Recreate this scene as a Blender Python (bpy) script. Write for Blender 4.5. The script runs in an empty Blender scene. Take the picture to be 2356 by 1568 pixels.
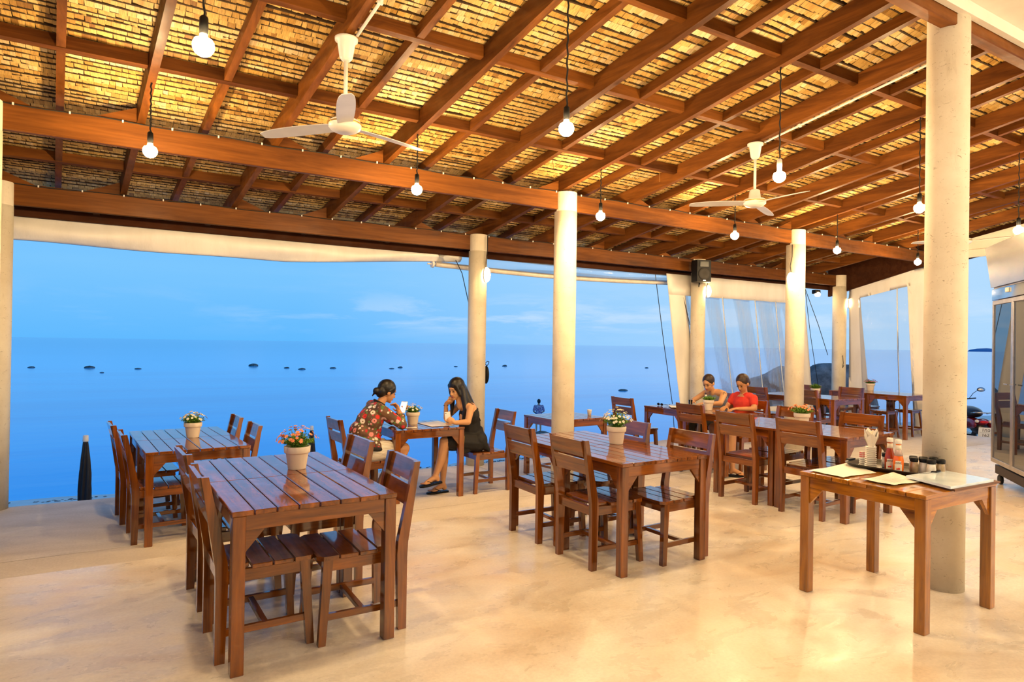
import bpy, bmesh, math, random
import numpy as np
from mathutils import Vector, Matrix, Euler
random.seed(7)
sc = bpy.context.scene
COL = sc.collection
PI = math.pi
V = Vector

# ------------------------------------------------------------------ camera
CAM = V((0, 0, 1.5266))
F_PX, YAW, PITCH, ROLL = 1480.78, 0.53520, 0.00486, -0.014837
fw = V((math.sin(YAW) * math.cos(PITCH), math.cos(YAW) * math.cos(PITCH), math.sin(PITCH)))
r0 = V((math.cos(YAW), -math.sin(YAW), 0))
u0 = r0.cross(fw)
rr = r0 * math.cos(ROLL) - u0 * math.sin(ROLL)
uu = r0 * math.sin(ROLL) + u0 * math.cos(ROLL)
cd = bpy.data.cameras.new('camera')
cam = bpy.data.objects.new('camera', cd)
COL.objects.link(cam)
cd.sensor_width = 36.0
cd.lens = F_PX / 2356 * 36.0
cd.clip_end = 20000
M = Matrix((rr, uu, -fw)).transposed().to_4x4()
M.translation = CAM
cam.matrix_world = M
sc.camera = cam

# ------------------------------------------------------------------ colour management
sc.view_settings.view_transform = 'Standard'
sc.view_settings.look = 'None'
sc.view_settings.exposure = 0.0
sc.view_settings.gamma = 1.0
sc.view_settings.use_curve_mapping = False
sc.cycles.use_denoising = True
sc.cycles.max_bounces = 9
sc.cycles.transparent_max_bounces = 16
sc.cycles.sample_clamp_indirect = 6.0

BULB = 900.0          # radiance of the hanging bulbs
LAMP = 70.0           # radiance of the bulkhead lamps
WARM = (1.0, 0.69, 0.34)
WARM2 = (1.0, 0.80, 0.54)

# ------------------------------------------------------------------ node helpers
def new_mat(name):
    m = bpy.data.materials.new(name)
    m.use_nodes = True
    nt = m.node_tree
    nt.nodes.clear()
    return m, nt
def N(nt, typ, **kw):
    n = nt.nodes.new(typ)
    for k, v in kw.items():
        if k in n.inputs.keys() if isinstance(k, str) else False:
            n.inputs[k].default_value = v
        else:
            setattr(n, k, v)
    return n
def L(nt, a, b): nt.links.new(a, b)
def ramp(nt, stops, interp='LINEAR'):
    n = nt.nodes.new('ShaderNodeValToRGB')
    cr = n.color_ramp
    cr.interpolation = interp
    while len(cr.elements) < len(stops): cr.elements.new(0.5)
    for e, (p, c) in zip(cr.elements, stops):
        e.position = p
        e.color = (c[0], c[1], c[2], 1) if hasattr(c, '__len__') else (c, c, c, 1)
    return n
def noise(nt, vec, scale=5, detail=4, rough=0.55, dist=0.0):
    n = nt.nodes.new('ShaderNodeTexNoise')
    n.inputs['Scale'].default_value = scale
    n.inputs['Detail'].default_value = detail
    n.inputs['Roughness'].default_value = rough
    n.inputs['Distortion'].default_value = dist
    if vec is not None: L(nt, vec, n.inputs['Vector'])
    return n
def mapping(nt, vec, scale=(1, 1, 1), rot=(0, 0, 0), loc=(0, 0, 0)):
    n = nt.nodes.new('ShaderNodeMapping')
    n.inputs['Scale'].default_value = scale
    n.inputs['Rotation'].default_value = rot
    n.inputs['Location'].default_value = loc
    L(nt, vec, n.inputs['Vector'])
    return n
def mixc(nt, a, b, f, mode='MIX'):
    n = nt.nodes.new('ShaderNodeMix')
    n.data_type = 'RGBA'; n.blend_type = mode
    for sock, v in ((n.inputs[0], f), (n.inputs[6], a), (n.inputs[7], b)):
        if hasattr(v, 'is_linked') or hasattr(v, 'links'): L(nt, v, sock)
        elif hasattr(v, '__len__'): sock.default_value = (v[0], v[1], v[2], 1)
        else: sock.default_value = v
    return n.outputs[2]
def math_(nt, op, a, b=0.0):
    n = nt.nodes.new('ShaderNodeMath'); n.operation = op
    for sock, v in ((n.inputs[0], a), (n.inputs[1], b)):
        if hasattr(v, 'links'): L(nt, v, sock)
        else: sock.default_value = v
    return n.outputs[0]
def bsdf(nt, color=None, rough=0.5, metal=0.0, coat=0.0, coat_rough=0.1, spec=0.5, ior=1.45, **kw):
    b = nt.nodes.new('ShaderNodeBsdfPrincipled')
    o = nt.nodes.new('ShaderNodeOutputMaterial')
    L(nt, b.outputs[0], o.inputs[0])
    if color is not None:
        if hasattr(color, 'links'): L(nt, color, b.inputs['Base Color'])
        else: b.inputs['Base Color'].default_value = (color[0], color[1], color[2], 1)
    if hasattr(rough, 'links'): L(nt, rough, b.inputs['Roughness'])
    else: b.inputs['Roughness'].default_value = rough
    b.inputs['Metallic'].default_value = metal
    b.inputs['Coat Weight'].default_value = coat
    b.inputs['Coat Roughness'].default_value = coat_rough
    b.inputs['Specular IOR Level'].default_value = spec
    b.inputs['IOR'].default_value = ior
    for k, v in kw.items(): b.inputs[k].default_value = v
    return b
def bump(nt, b, height, strength=0.3, dist=0.01):
    n = nt.nodes.new('ShaderNodeBump')
    n.inputs['Strength'].default_value = strength
    n.inputs['Distance'].default_value = dist
    L(nt, height, n.inputs['Height'])
    L(nt, n.outputs[0], b.inputs['Normal'])
def texco(nt, which='Object'):
    return nt.nodes.new('ShaderNodeTexCoord').outputs[which]
def plain(name, color, rough=0.5, metal=0.0, coat=0.0, var=0.08, bumpy=0.0, scale=12, **kw):
    m, nt = new_mat(name)
    tc = texco(nt)
    nz = noise(nt, tc, scale, 4)
    c2 = tuple(max(0, c * (1 - var * 2)) for c in color)
    c1 = tuple(min(1, c * (1 + var * .5)) for c in color)
    r = ramp(nt, [(0.3, c2), (0.7, c1)])
    L(nt, nz.outputs[0], r.inputs[0])
    b = bsdf(nt, r.outputs[0], rough, metal, coat, **kw)
    if bumpy: bump(nt, b, nz.outputs[0], bumpy, 0.004)
    return m
def wood(name, axis, dark, light, rough=0.36, coat=1.0, cr=0.07, gscale=1.0):
    m, nt = new_mat(name)
    tc = texco(nt)
    oi = nt.nodes.new('ShaderNodeObjectInfo')
    off = nt.nodes.new('ShaderNodeVectorMath'); off.operation = 'MULTIPLY_ADD'
    comb = nt.nodes.new('ShaderNodeCombineXYZ')
    for i in range(3): L(nt, oi.outputs['Random'], comb.inputs[i])
    L(nt, comb.outputs[0], off.inputs[0]); off.inputs[1].default_value = (13, 7, 19); L(nt, tc, off.inputs[2])
    s = [22 * gscale] * 3; s[axis] = 1.6 * gscale
    mp = mapping(nt, off.outputs[0], tuple(s))
    n1 = noise(nt, mp.outputs[0], 1.0, 6, 0.6, 0.6)
    s2 = [90 * gscale] * 3; s2[axis] = 6 * gscale
    mp2 = mapping(nt, off.outputs[0], tuple(s2))
    n2 = noise(nt, mp2.outputs[0], 1.0, 3, 0.5)
    mid = tuple((a + b) / 2 for a, b in zip(dark, light))
    r = ramp(nt, [(0.25, dark), (0.5, mid), (0.75, light)])
    L(nt, n1.outputs[0], r.inputs[0])
    r2 = ramp(nt, [(0.3, 0.72), (0.7, 1.08)])
    L(nt, n2.outputs[0], r2.inputs[0])
    c = mixc(nt, r.outputs[0], r2.outputs[0], 0.6, 'MULTIPLY')
    rv = ramp(nt, [(0.0, 0.72), (1.0, 1.18)])
    L(nt, oi.outputs['Random'], rv.inputs[0])
    c = mixc(nt, c, rv.outputs[0], 0.8, 'MULTIPLY')
    n3 = noise(nt, tc, 9, 3)
    rr_ = ramp(nt, [(0.3, rough * .8), (0.7, min(1, rough * 1.35))])
    L(nt, n3.outputs[0], rr_.inputs[0])
    b = bsdf(nt, c, rr_.outputs[0], coat=coat, coat_rough=cr, spec=.12)
    b.inputs['Coat IOR'].default_value = 1.68
    bump(nt, b, n2.outputs[0], 0.12, 0.002)
    return m

# ------------------------------------------------------------------ world: dusk sky
w = bpy.data.worlds.new('world'); sc.world = w; w.use_nodes = True
nt = w.node_tree; nt.nodes.clear()
tc = texco(nt, 'Generated')
sep = nt.nodes.new('ShaderNodeSeparateXYZ'); L(nt, tc, sep.inputs[0])
rm = ramp(nt, [(0.0, (.12, .49, 1.0)), (0.10, (.20, .57, 1.0)), (0.16, (.17, .53, 1.0)), (0.30, (.09, .43, .95)), (0.6, (.045, .30, .85)), (1.0, (.03, .22, .70))])
L(nt, math_(nt, 'ABSOLUTE', sep.outputs[2]), rm.inputs[0])
# brighter towards the east (+X) where the cloud bank is
azr = ramp(nt, [(0.22, 0.0), (0.88, 1.0)])
L(nt, sep.outputs[0], azr.inputs[0])
c = mixc(nt, rm.outputs[0], (.52, .76, 1.0), math_(nt, 'MULTIPLY', azr.outputs[0], .78))
mp = mapping(nt, tc, (2.2, 2.2, 13))
n1 = noise(nt, mp.outputs[0], 2.6, 7, 0.6, 0.3)
cr = ramp(nt, [(0.46, 0.0), (0.60, 1.0)])
L(nt, n1.outputs[0], cr.inputs[0])
band = ramp(nt, [(0.0, 0.0), (0.016, 0.25), (0.03, 1.0), (0.055, 0.8), (0.08, .12), (0.2, .3), (0.4, 0.45), (1.0, .4)])
L(nt, sep.outputs[2], band.inputs[0])
azc = ramp(nt, [(0.1, 0.15), (0.5, 1.0)])
L(nt, sep.outputs[0], azc.inputs[0])
cf = math_(nt, 'MULTIPLY', math_(nt, 'MULTIPLY', cr.outputs[0], band.outputs[0]), math_(nt, 'MULTIPLY', azc.outputs[0], 0.65))
c = mixc(nt, c, (.62, .80, 1.0), cf)
bg = nt.nodes.new('ShaderNodeBackground'); L(nt, c, bg.inputs[0]); bg.inputs[1].default_value = 1.0
wo = nt.nodes.new('ShaderNodeOutputWorld'); L(nt, bg.outputs[0], wo.inputs[0])

# ------------------------------------------------------------------ mesh builder
class MB:
    def __init__(s): s.v = []; s.f = []; s.sm = []
    def add(s, vs, fs, smooth=False, M=None):
        b = len(s.v)
        for p in vs:
            p = V(p)
            if M is not None: p = M @ p
            s.v.append(p)
        for f in fs: s.f.append([i + b for i in f]); s.sm.append(smooth)
        return s
    def box(s, c, d, ch=0.0, M=None):
        hx, hy, hz = d[0] / 2, d[1] / 2, d[2] / 2
        if ch <= 0:
            vs = [(c[0] + sx * hx, c[1] + sy * hy, c[2] + sz * hz) for sx in (-1, 1) for sy in (-1, 1) for sz in (-1, 1)]
            return s.add(vs, [(0, 1, 3, 2), (4, 6, 7, 5), (0, 4, 5, 1), (2, 3, 7, 6), (0, 2, 6, 4), (1, 5, 7, 3)], False, M)
        ch = min(ch, hx * .6, hy * .6, hz * .6)
        idx = {}; vs = []
        for sx in (-1, 1):
            for sy in (-1, 1):
                for sz in (-1, 1):
                    for a in range(3):
                        p = [sx * (hx - ch), sy * (hy - ch), sz * (hz - ch)]
                        p[a] = (sx, sy, sz)[a] * (hx, hy, hz)[a]
                        idx[(sx, sy, sz, a)] = len(vs)
                        vs.append((c[0] + p[0], c[1] + p[1], c[2] + p[2]))
        fs = []
        for a in range(3):
            b_, c_ = (a + 1) % 3, (a + 2) % 3
            for sgn in (-1, 1):
                q = []
                for (i, j) in ((-1, -1), (1, -1), (1, 1), (-1, 1)):
                    k = [0, 0, 0]; k[a] = sgn; k[b_] = i; k[c_] = j
                    q.append(idx[(k[0], k[1], k[2], a)])
                fs.append(q if sgn > 0 else q[::-1])
            # edges parallel to axis a
            for i in (-1, 1):
                for j in (-1, 1):
                    k0 = [0, 0, 0]; k0[a] = -1; k0[b_] = i; k0[c_] = j
                    k1 = list(k0); k1[a] = 1
                    q = [idx[(*k0, b_)], idx[(*k1, b_)], idx[(*k1, c_)], idx[(*k0, c_)]]
                    fs.append(q if i * j < 0 else q[::-1])
        for sx in (-1, 1):
            for sy in (-1, 1):
                for sz in (-1, 1):
                    q = [idx[(sx, sy, sz, a)] for a in range(3)]
                    fs.append(q if sx * sy * sz > 0 else q[::-1])
        return s.add(vs, fs, False, M)
    def hexa(s, bot, top, M=None):
        vs = list(bot) + list(top)
        return s.add(vs, [(3, 2, 1, 0), (4, 5, 6, 7), (0, 1, 5, 4), (1, 2, 6, 5), (2, 3, 7, 6), (3, 0, 4, 7)], False, M)
    def prism(s, prof, axis, lo, hi, M=None, smooth=False):
        n = len(prof); vs = []
        for t in (lo, hi):
            for (a, b) in prof:
                p = [0, 0, 0]; o = [i for i in range(3) if i != axis]
                p[axis] = t; p[o[0]] = a; p[o[1]] = b
                vs.append(tuple(p))
        fs = [list(range(n))[::-1], list(range(n, 2 * n))]
        fs += [(i, (i + 1) % n, (i + 1) % n + n, i + n) for i in range(n)]
        return s.add(vs, fs, smooth, M)
    def tube(s, pts, r, seg=8, caps=True, M=None):
        pts = [V(p) for p in pts]; n = len(pts)
        if not hasattr(r, '__len__'): r = [r] * n
        vs = []; up = V((0, 0, 1)); prev = None
        for i, p in enumerate(pts):
            t = (pts[min(i + 1, n - 1)] - pts[max(i - 1, 0)]).normalized()
            a = t.cross(up if abs(t.z) < .9 else V((1, 0, 0))) if prev is None else (prev - t * prev.dot(t))
            a.normalize(); prev = a; b = t.cross(a)
            for k in range(seg):
                an = 2 * PI * k / seg
                vs.append(p + (a * math.cos(an) + b * math.sin(an)) * r[i])
        fs = []
        for i in range(n - 1):
            for k in range(seg):
                k2 = (k + 1) % seg
                fs.append((i * seg + k, i * seg + k2, (i + 1) * seg + k2, (i + 1) * seg + k))
        s.add(vs, fs, True, M)
        if caps:
            b = len(s.v) - len(vs)
            s.f.append([b + k for k in range(seg)][::-1]); s.sm.append(False)
            s.f.append([b + (n - 1) * seg + k for k in range(seg)]); s.sm.append(False)
        return s
    def lathe(s, prof, seg=20, c=(0, 0, 0), smooth=True, M=None, close=False):
        vs = []; fs = []; n = len(prof)
        for (r, z) in prof:
            for k in range(seg):
                a = 2 * PI * k / seg
                vs.append((c[0] + r * math.cos(a), c[1] + r * math.sin(a), c[2] + z))
        for i in range(n - 1):
            for k in range(seg):
                k2 = (k + 1) % seg
                fs.append((i * seg + k, i * seg + k2, (i + 1) * seg + k2, (i + 1) * seg + k))
        s.add(vs, fs, smooth, M)
        b = len(s.v) - len(vs)
        s.f.append([b + k for k in range(seg)][::-1]); s.sm.append(False)
        s.f.append([b + (n - 1) * seg + k for k in range(seg)]); s.sm.append(False)
        return s
    def ell(s, c, r, rot=None, seg=16, rings=10, M=None):
        R = rot if rot is not None else Matrix.Identity(3)
        vs = []; fs = []
        for i in range(1, rings):
            th = PI * i / rings
            for k in range(seg):
                a = 2 * PI * k / seg
                vs.append(V(c) + R @ V((r[0] * math.sin(th) * math.cos(a), r[1] * math.sin(th) * math.sin(a), r[2] * math.cos(th))))
        for i in range(rings - 2):
            for k in range(seg):
                k2 = (k + 1) % seg
                fs.append((i * seg + k, (i + 1) * seg + k, (i + 1) * seg + k2, i * seg + k2))
        vs.append(V(c) + R @ V((0, 0, r[2]))); vs.append(V(c) - R @ V((0, 0, r[2])))
        t, bt = len(vs) - 2, len(vs) - 1
        for k in range(seg):
            k2 = (k + 1) % seg
            fs.append((k, k2, t)); fs.append(((rings - 2) * seg + k2, (rings - 2) * seg + k, bt))
        return s.add(vs, fs, True, M)
    def cap(s, p, q, r1, r2=None, seg=12):
        """tapered capsule"""
        p, q = V(p), V(q); r2 = r1 if r2 is None else r2
        t = (q - p); ln = t.length; t.normalize()
        a = t.cross(V((0, 0, 1)) if abs(t.z) < .9 else V((1, 0, 0))).normalized(); b = t.cross(a)
        vs = []; ringz = []
        for i in range(1, 5): th = PI / 2 * i / 4; ringz.append((-r1 * math.cos(th), r1 * math.sin(th)))
        for i in range(4): th = PI / 2 * i / 4; ringz.append((ln + r2 * math.sin(th), r2 * math.cos(th)))
        for (z, r) in ringz:
            for k in range(seg):
                an = 2 * PI * k / seg
                vs.append(p + t * z + (a * math.cos(an) + b * math.sin(an)) * r)
        fs = []
        n = len(ringz)
        for i in range(n - 1):
            for k in range(seg):
                k2 = (k + 1) % seg
                fs.append((i * seg + k, i * seg + k2, (i + 1) * seg + k2, (i + 1) * seg + k))
        vs.append(p - t * r1); vs.append(q + t * r2)
        for k in range(seg):
            k2 = (k + 1) % seg
            fs.append((k2, k, n * seg)); fs.append(((n - 1) * seg + k, (n - 1) * seg + k2, n * seg + 1))
        return s.add(vs, fs, True)
    def mesh(s, name):
        me = bpy.data.meshes.new(name)
        me.from_pydata([tuple(p) for p in s.v], [], s.f)
        me.polygons.foreach_set('use_smooth', s.sm)
        me.update()
        return me
    def build(s, name, mat, parent=None, fix=True, loc=None, rz=0.0):
        me = s.mesh(name)
        if fix:
            bm = bmesh.new(); bm.from_mesh(me); bmesh.ops.recalc_face_normals(bm, faces=bm.faces); bm.to_mesh(me); bm.free()
        me.materials.append(mat)
        o = bpy.data.objects.new(name, me); COL.objects.link(o)
        if parent is not None: o.parent = parent
        if loc is not None: o.location = loc; o.rotation_euler = (0, 0, rz)
        return o

def tag(o, label=None, cat=None, group=None, kind=None):
    if label: o['label'] = label
    if cat: o['category'] = cat
    if group: o['group'] = group
    if kind: o['kind'] = kind
    return o
def empty(name, loc=(0, 0, 0), rz=0.0, label=None, cat=None, group=None, kind=None, parent=None):
    o = bpy.data.objects.new(name, None); COL.objects.link(o)
    o.empty_display_size = .1
    o.location = loc; o.rotation_euler = (0, 0, rz)
    if parent: o.parent = parent
    return tag(o, label, cat, group, kind)
def copy_tree(o, parent=None):
    c = o.copy(); COL.objects.link(c); c.parent = parent
    for ch in list(o.children): copy_tree(ch, c)
    return c
def remeshed(mb, name, mat, parent=None, vox=0.006, smooth=2):
    me = mb.mesh(name + '_src')
    o = bpy.data.objects.new(name, me); COL.objects.link(o)
    md = o.modifiers.new('r', 'REMESH'); md.mode = 'VOXEL'; md.voxel_size = vox; md.use_smooth_shade = True
    if smooth:
        s = o.modifiers.new('s', 'SMOOTH'); s.iterations = smooth; s.factor = .5
    dg = bpy.context.evaluated_depsgraph_get()
    me2 = bpy.data.meshes.new_from_object(o.evaluated_get(dg))
    o.modifiers.clear(); o.data = me2; bpy.data.meshes.remove(me)
    me2.name = name; me2.materials.clear(); me2.materials.append(mat)
    me2.polygons.foreach_set('use_smooth', [True] * len(me2.polygons))
    if parent is not None: o.parent = parent
    return o
def Rz(a): return Matrix.Rotation(a, 4, 'Z')
def T(x, y, z): return Matrix.Translation((x, y, z))

# ------------------------------------------------------------------ materials
WD, WL = (.036, .006, .0004), (.33, .088, .004)
CD, CL = (.12, .030, .001), (.55, .205, .007)
wood_x = wood('varnished_wood_x', 0, WD, WL)
wood_y = wood('varnished_wood_y', 1, WD, WL)
wood_z = wood('varnished_wood_z', 2, WD, WL)
RD, RL = (.055, .014, .002), (.25, .085, .013)
cwood_x = wood('orange_wood_x', 0, CD, CL)
cwood_y = wood('orange_wood_y', 1, CD, CL)
cwood_z = wood('orange_wood_z', 2, CD, CL)
raft_y = wood('roof_timber_y', 1, RD, RL, .55, .1, .3, .5)
raft_x = wood('roof_timber_x', 0, RD, RL, .55, .1, .3, .5)
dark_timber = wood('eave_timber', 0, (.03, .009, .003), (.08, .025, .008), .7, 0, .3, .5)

def mk_thatch(name, k):
    m, nt = new_mat(name)
    oi = nt.nodes.new('ShaderNodeObjectInfo')
    tc = texco(nt)
    at = nt.nodes.new('ShaderNodeAttribute'); at.attribute_name = 'tint'
    r = ramp(nt, [(0.0, (.26 * k, .12 * k, .02 * k)), (0.25, (.56 * k, .32 * k, .07 * k)), (0.7, (.76 * k, .51 * k, .17 * k)), (1.0, (.86 * k, .68 * k, .38 * k))])
    L(nt, at.outputs['Fac'], r.inputs[0])
    mp = mapping(nt, tc, (160, 14, 10))
    n = noise(nt, mp.outputs[0], 1, 3)
    r2 = ramp(nt, [(0.3, .55), (0.6, 1.1)]); L(nt, n.outputs[0], r2.inputs[0])
    n2 = noise(nt, tc, 1.3, 3)
    r3 = ramp(nt, [(0.3, .72), (0.65, 1.1)]); L(nt, n2.outputs[0], r3.inputs[0])
    c = mixc(nt, r.outputs[0], r2.outputs[0], .7, 'MULTIPLY')
    c = mixc(nt, c, r3.outputs[0], .8, 'MULTIPLY')
    b = bsdf(nt, c, .6)
    bump(nt, b, n.outputs[0], .3, .003)
    return m
thatch_m = mk_thatch('dry_palm_thatch', 1.0)
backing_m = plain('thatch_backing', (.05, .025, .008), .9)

def mk_floor(name, polished):
    m, nt = new_mat(name)
    tc = texco(nt)
    mp = mapping(nt, tc, (1, 1.9, 1), (0, 0, .35))
    n1 = noise(nt, mp.outputs[0], .9, 9, .66, .9)
    n2 = noise(nt, mp.outputs[0], 2.6, 8, .62, .5)
    n3 = noise(nt, tc, 55, 4, .6)
    if polished:
        r = ramp(nt, [(0.30, (.60, .50, .38)), (0.45, (.74, .66, .54)), (0.58, (.81, .75, .65)), (0.72, (.88, .84, .76))])
    else:
        r = ramp(nt, [(0.30, (.56, .49, .40)), (0.55, (.68, .61, .52)), (0.75, (.76, .70, .61))])
    L(nt, n1.outputs[0], r.inputs[0])
    r2 = ramp(nt, [(0.30, .84), (0.60, 1.05)]); L(nt, n2.outputs[0], r2.inputs[0])
    c = mixc(nt, r.outputs[0], r2.outputs[0], .7 if polished else .35, 'MULTIPLY')
    # ochre stains
    n4 = noise(nt, tc, .8, 4, .5, .4)
    st = ramp(nt, [(0.50, 0), (0.80, .6)]); L(nt, n4.outputs[0], st.inputs[0])
    c = mixc(nt, c, (.66, .42, .20), st.outputs[0]) if polished else c
    r3 = ramp(nt, [(0.35, .85), (0.6, 1.03)]); L(nt, n3.outputs[0], r3.inputs[0])
    c = mixc(nt, c, r3.outputs[0], .6, 'MULTIPLY')
    if polished:
        rg = ramp(nt, [(0.3, .20), (0.7, .42)]); L(nt, n2.outputs[0], rg.inputs[0])
        b = bsdf(nt, c, rg.outputs[0], spec=.6)
        bump(nt, b, n2.outputs[0], .10, .01)
    else:
        b = bsdf(nt, c, .72)
        bump(nt, b, n3.outputs[0], .35, .004)
    return m
polished_m = mk_floor('polished_concrete', True)
rough_m = mk_floor('brushed_concrete', False)

def mk_column():
    m, nt = new_mat('cream_concrete')
    tc = texco(nt)
    n1 = noise(nt, tc, 3, 5)
    r = ramp(nt, [(0.3, (.66, .57, .42)), (0.7, (.82, .75, .60))]); L(nt, n1.outputs[0], r.inputs[0])
    mp = mapping(nt, tc, (1, 1, 2.2), (0.3, 0, 0))
    n2 = noise(nt, mp.outputs[0], 26, 5, .7, 1.5)
    pit = ramp(nt, [(0.625, 0), (0.665, 1)]); L(nt, n2.outputs[0], pit.inputs[0])
    mp2 = mapping(nt, tc, (1, 1, .25))
    n3 = noise(nt, mp2.outputs[0], 7, 6, .7)
    st = ramp(nt, [(0.60, 0), (0.75, .5)]); L(nt, n3.outputs[0], st.inputs[0])
    c = mixc(nt, r.outputs[0], (.32, .24, .14), math_(nt, 'MULTIPLY', pit.outputs[0], .8))
    c = mixc(nt, c, (.45, .36, .24), st.outputs[0])
    # grime at the foot
    sp = nt.nodes.new('ShaderNodeSeparateXYZ'); L(nt, tc, sp.inputs[0])
    g = ramp(nt, [(0.0, .75), (0.22, 0.0)]); L(nt, sp.outputs[2], g.inputs[0])
    n5 = noise(nt, tc, 11, 5)
    c = mixc(nt, c, (.20, .17, .13), math_(nt, 'MULTIPLY', g.outputs[0], n5.outputs[0]))
    b = bsdf(nt, c, .7)
    inv = math_(nt, 'SUBTRACT', 1.0, pit.outputs[0])
    bump(nt, b, inv, .5, .006)
    return m
column_m = mk_column()
white_ceil_m = plain('white_plaster', (.86, .80, .68), .8, var=.02)
canvas_m = None
def mk_canvas():
    m, nt = new_mat('white_canvas')
    tc = texco(nt)
    mp = mapping(nt, tc, (3, 3, .8))
    n1 = noise(nt, mp.outputs[0], 2, 4, .5, .2)
    r = ramp(nt, [(0.3, (.80, .76, .70)), (0.6, (.86, .83, .78))]); L(nt, n1.outputs[0], r.inputs[0])
    n2 = noise(nt, tc, 30, 6, .75)
    d = ramp(nt, [(0.70, 0), (0.78, .6)]); L(nt, n2.outputs[0], d.inputs[0])
    c = mixc(nt, r.outputs[0], (.15, .12, .08), d.outputs[0])
    b = bsdf(nt, c, .5)
    b.inputs['Subsurface Weight'].default_value = 0.0
    bump(nt, b, n1.outputs[0], .35, .03)
    return m
canvas_m = mk_canvas()
def mk_plastic():
    m, nt = new_mat('clear_plastic_sheet')
    tc = texco(nt)
    mp = mapping(nt, tc, (4, 4, .6), (0, .12, .1))
    n1 = noise(nt, mp.outputs[0], 2.2, 5, .6, 1.2)
    mp2 = mapping(nt, tc, (30, 30, 7), (0, .5, 0))
    n2 = noise(nt, mp2.outputs[0], 1.4, 4, .6)
    tr = nt.nodes.new('ShaderNodeBsdfTransparent'); tr.inputs[0].default_value = (.96, .97, .98, 1)
    gl = nt.nodes.new('ShaderNodeBsdfGlossy'); gl.inputs['Roughness'].default_value = .04
    df = nt.nodes.new('ShaderNodeBsdfDiffuse'); df.inputs[0].default_value = (.8, .82, .85, 1)
    ad = math_(nt, 'ADD', n1.outputs[0], math_(nt, 'MULTIPLY', n2.outputs[0], .25))
    bp = nt.nodes.new('ShaderNodeBump'); bp.inputs['Strength'].default_value = .35; bp.inputs['Distance'].default_value = .012
    L(nt, ad, bp.inputs['Height']); L(nt, bp.outputs[0], gl.inputs['Normal'])
    fr = nt.nodes.new('ShaderNodeFresnel'); fr.inputs[0].default_value = 1.35; pass
    m1 = nt.nodes.new('ShaderNodeMixShader'); L(nt, math_(nt, 'MULTIPLY', fr.outputs[0], .55), m1.inputs[0]); L(nt, tr.outputs[0], m1.inputs[1]); L(nt, gl.outputs[0], m1.inputs[2])
    m2 = nt.nodes.new('ShaderNodeMixShader'); m2.inputs[0].default_value = .05
    L(nt, m1.outputs[0], m2.inputs[1]); L(nt, df.outputs[0], m2.inputs[2])
    o = nt.nodes.new('ShaderNodeOutputMaterial'); L(nt, m2.outputs[0], o.inputs[0])
    return m
plastic_m = mk_plastic()
def mk_emit(name, col, strength):
    m, nt = new_mat(name)
    e = nt.nodes.new('ShaderNodeEmission'); e.inputs[0].default_value = (*col, 1); e.inputs[1].default_value = strength
    o = nt.nodes.new('ShaderNodeOutputMaterial'); L(nt, e.outputs[0], o.inputs[0])
    return m
bulb_m = mk_emit('glowing_bulb', WARM, BULB)
lamp_m = mk_emit('glowing_bulkhead', (1, .66, .30), LAMP)
black_m = plain('black_plastic', (.006, .006, .006), .5, spec=.3)
cord_m = plain('black_cord', (.02, .018, .014), .8)
white_m = plain('white_enamel', (.80, .77, .70), .35, var=.03)
fanblade_m = plain('fan_blade_enamel', (.70, .68, .66), .3, var=.06, scale=5)
gold_m = plain('gold_trim', (.65, .42, .10), .3, metal=.8)
steel_m = plain('brushed_steel', (.62, .60, .58), .24, metal=1.0, var=.03, scale=3)
alu_m = plain('aluminium', (.60, .55, .50), .35, metal=1.0)
pot_m = plain('cream_pot', (.83, .72, .58), .6, var=.03, bumpy=.1)
soil_m = plain('soil', (.06, .035, .02), .9)
leaf_m = plain('green_leaves', (.17, .36, .03), .6, var=.35, scale=40)
daisy_m = plain('white_petals', (.85, .82, .70), .6)
pink_m = plain('coral_petals', (.85, .24, .12), .6)
mauve_m = plain('mauve_petals', (.45, .10, .22), .6)
paper_m = plain('white_paper', (.86, .80, .68), .5, var=.03)
sand_m = plain('wet_sand', (.74, .68, .60), .6, bumpy=.2, scale=2)
grass_m = plain('grass_green', (.05, .14, .03), .8, var=.3)

def mk_sea():
    m, nt = new_mat('sea_water')
    tc = texco(nt)
    mp = mapping(nt, tc, (.12, .45, 1), (0, 0, -.15))
    n1 = noise(nt, mp.outputs[0], 1.0, 6, .6, .3)
    mp2 = mapping(nt, tc, (.012, .09, 1), (0, 0, -.1))
    n2 = noise(nt, mp2.outputs[0], 1.0, 6, .6, .5)
    r = ramp(nt, [(0.36, (.0, .44, .88)), (0.50, (.0, .55, 1.0)), (0.65, (.0, .60, 1.0))]); L(nt, n2.outputs[0], r.inputs[0])
    b = bsdf(nt, r.outputs[0], .10, spec=.3, ior=1.28)
    bump(nt, b, n1.outputs[0], .06, .25)
    return m
sea_m = mk_sea()
def mk_rock():
    m, nt = new_mat('granite_boulder')
    tc = texco(nt)
    n1 = noise(nt, tc, 1.6, 8, .65, .6)
    r = ramp(nt, [(0.3, (.03, .035, .035)), (0.5, (.12, .12, .11)), (0.68, (.30, .30, .28))]); L(nt, n1.outputs[0], r.inputs[0])
    b = bsdf(nt, r.outputs[0], .8)
    bump(nt, b, n1.outputs[0], .6, .08)
    return m
rock_m = mk_rock()

# ================================================================== SETTING
S_ = 0.1267            # the seaward strip of the floor lies this much lower
YA, YB, YSTEP = 7.83, 6.20, 5.127
def fz(x, y):
    if y < YSTEP: return 0.0
    if x < 5.2: return -S_
    if x < 8.0: return -S_ * (8.0 - x) / 2.8
    return 0.0

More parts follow.
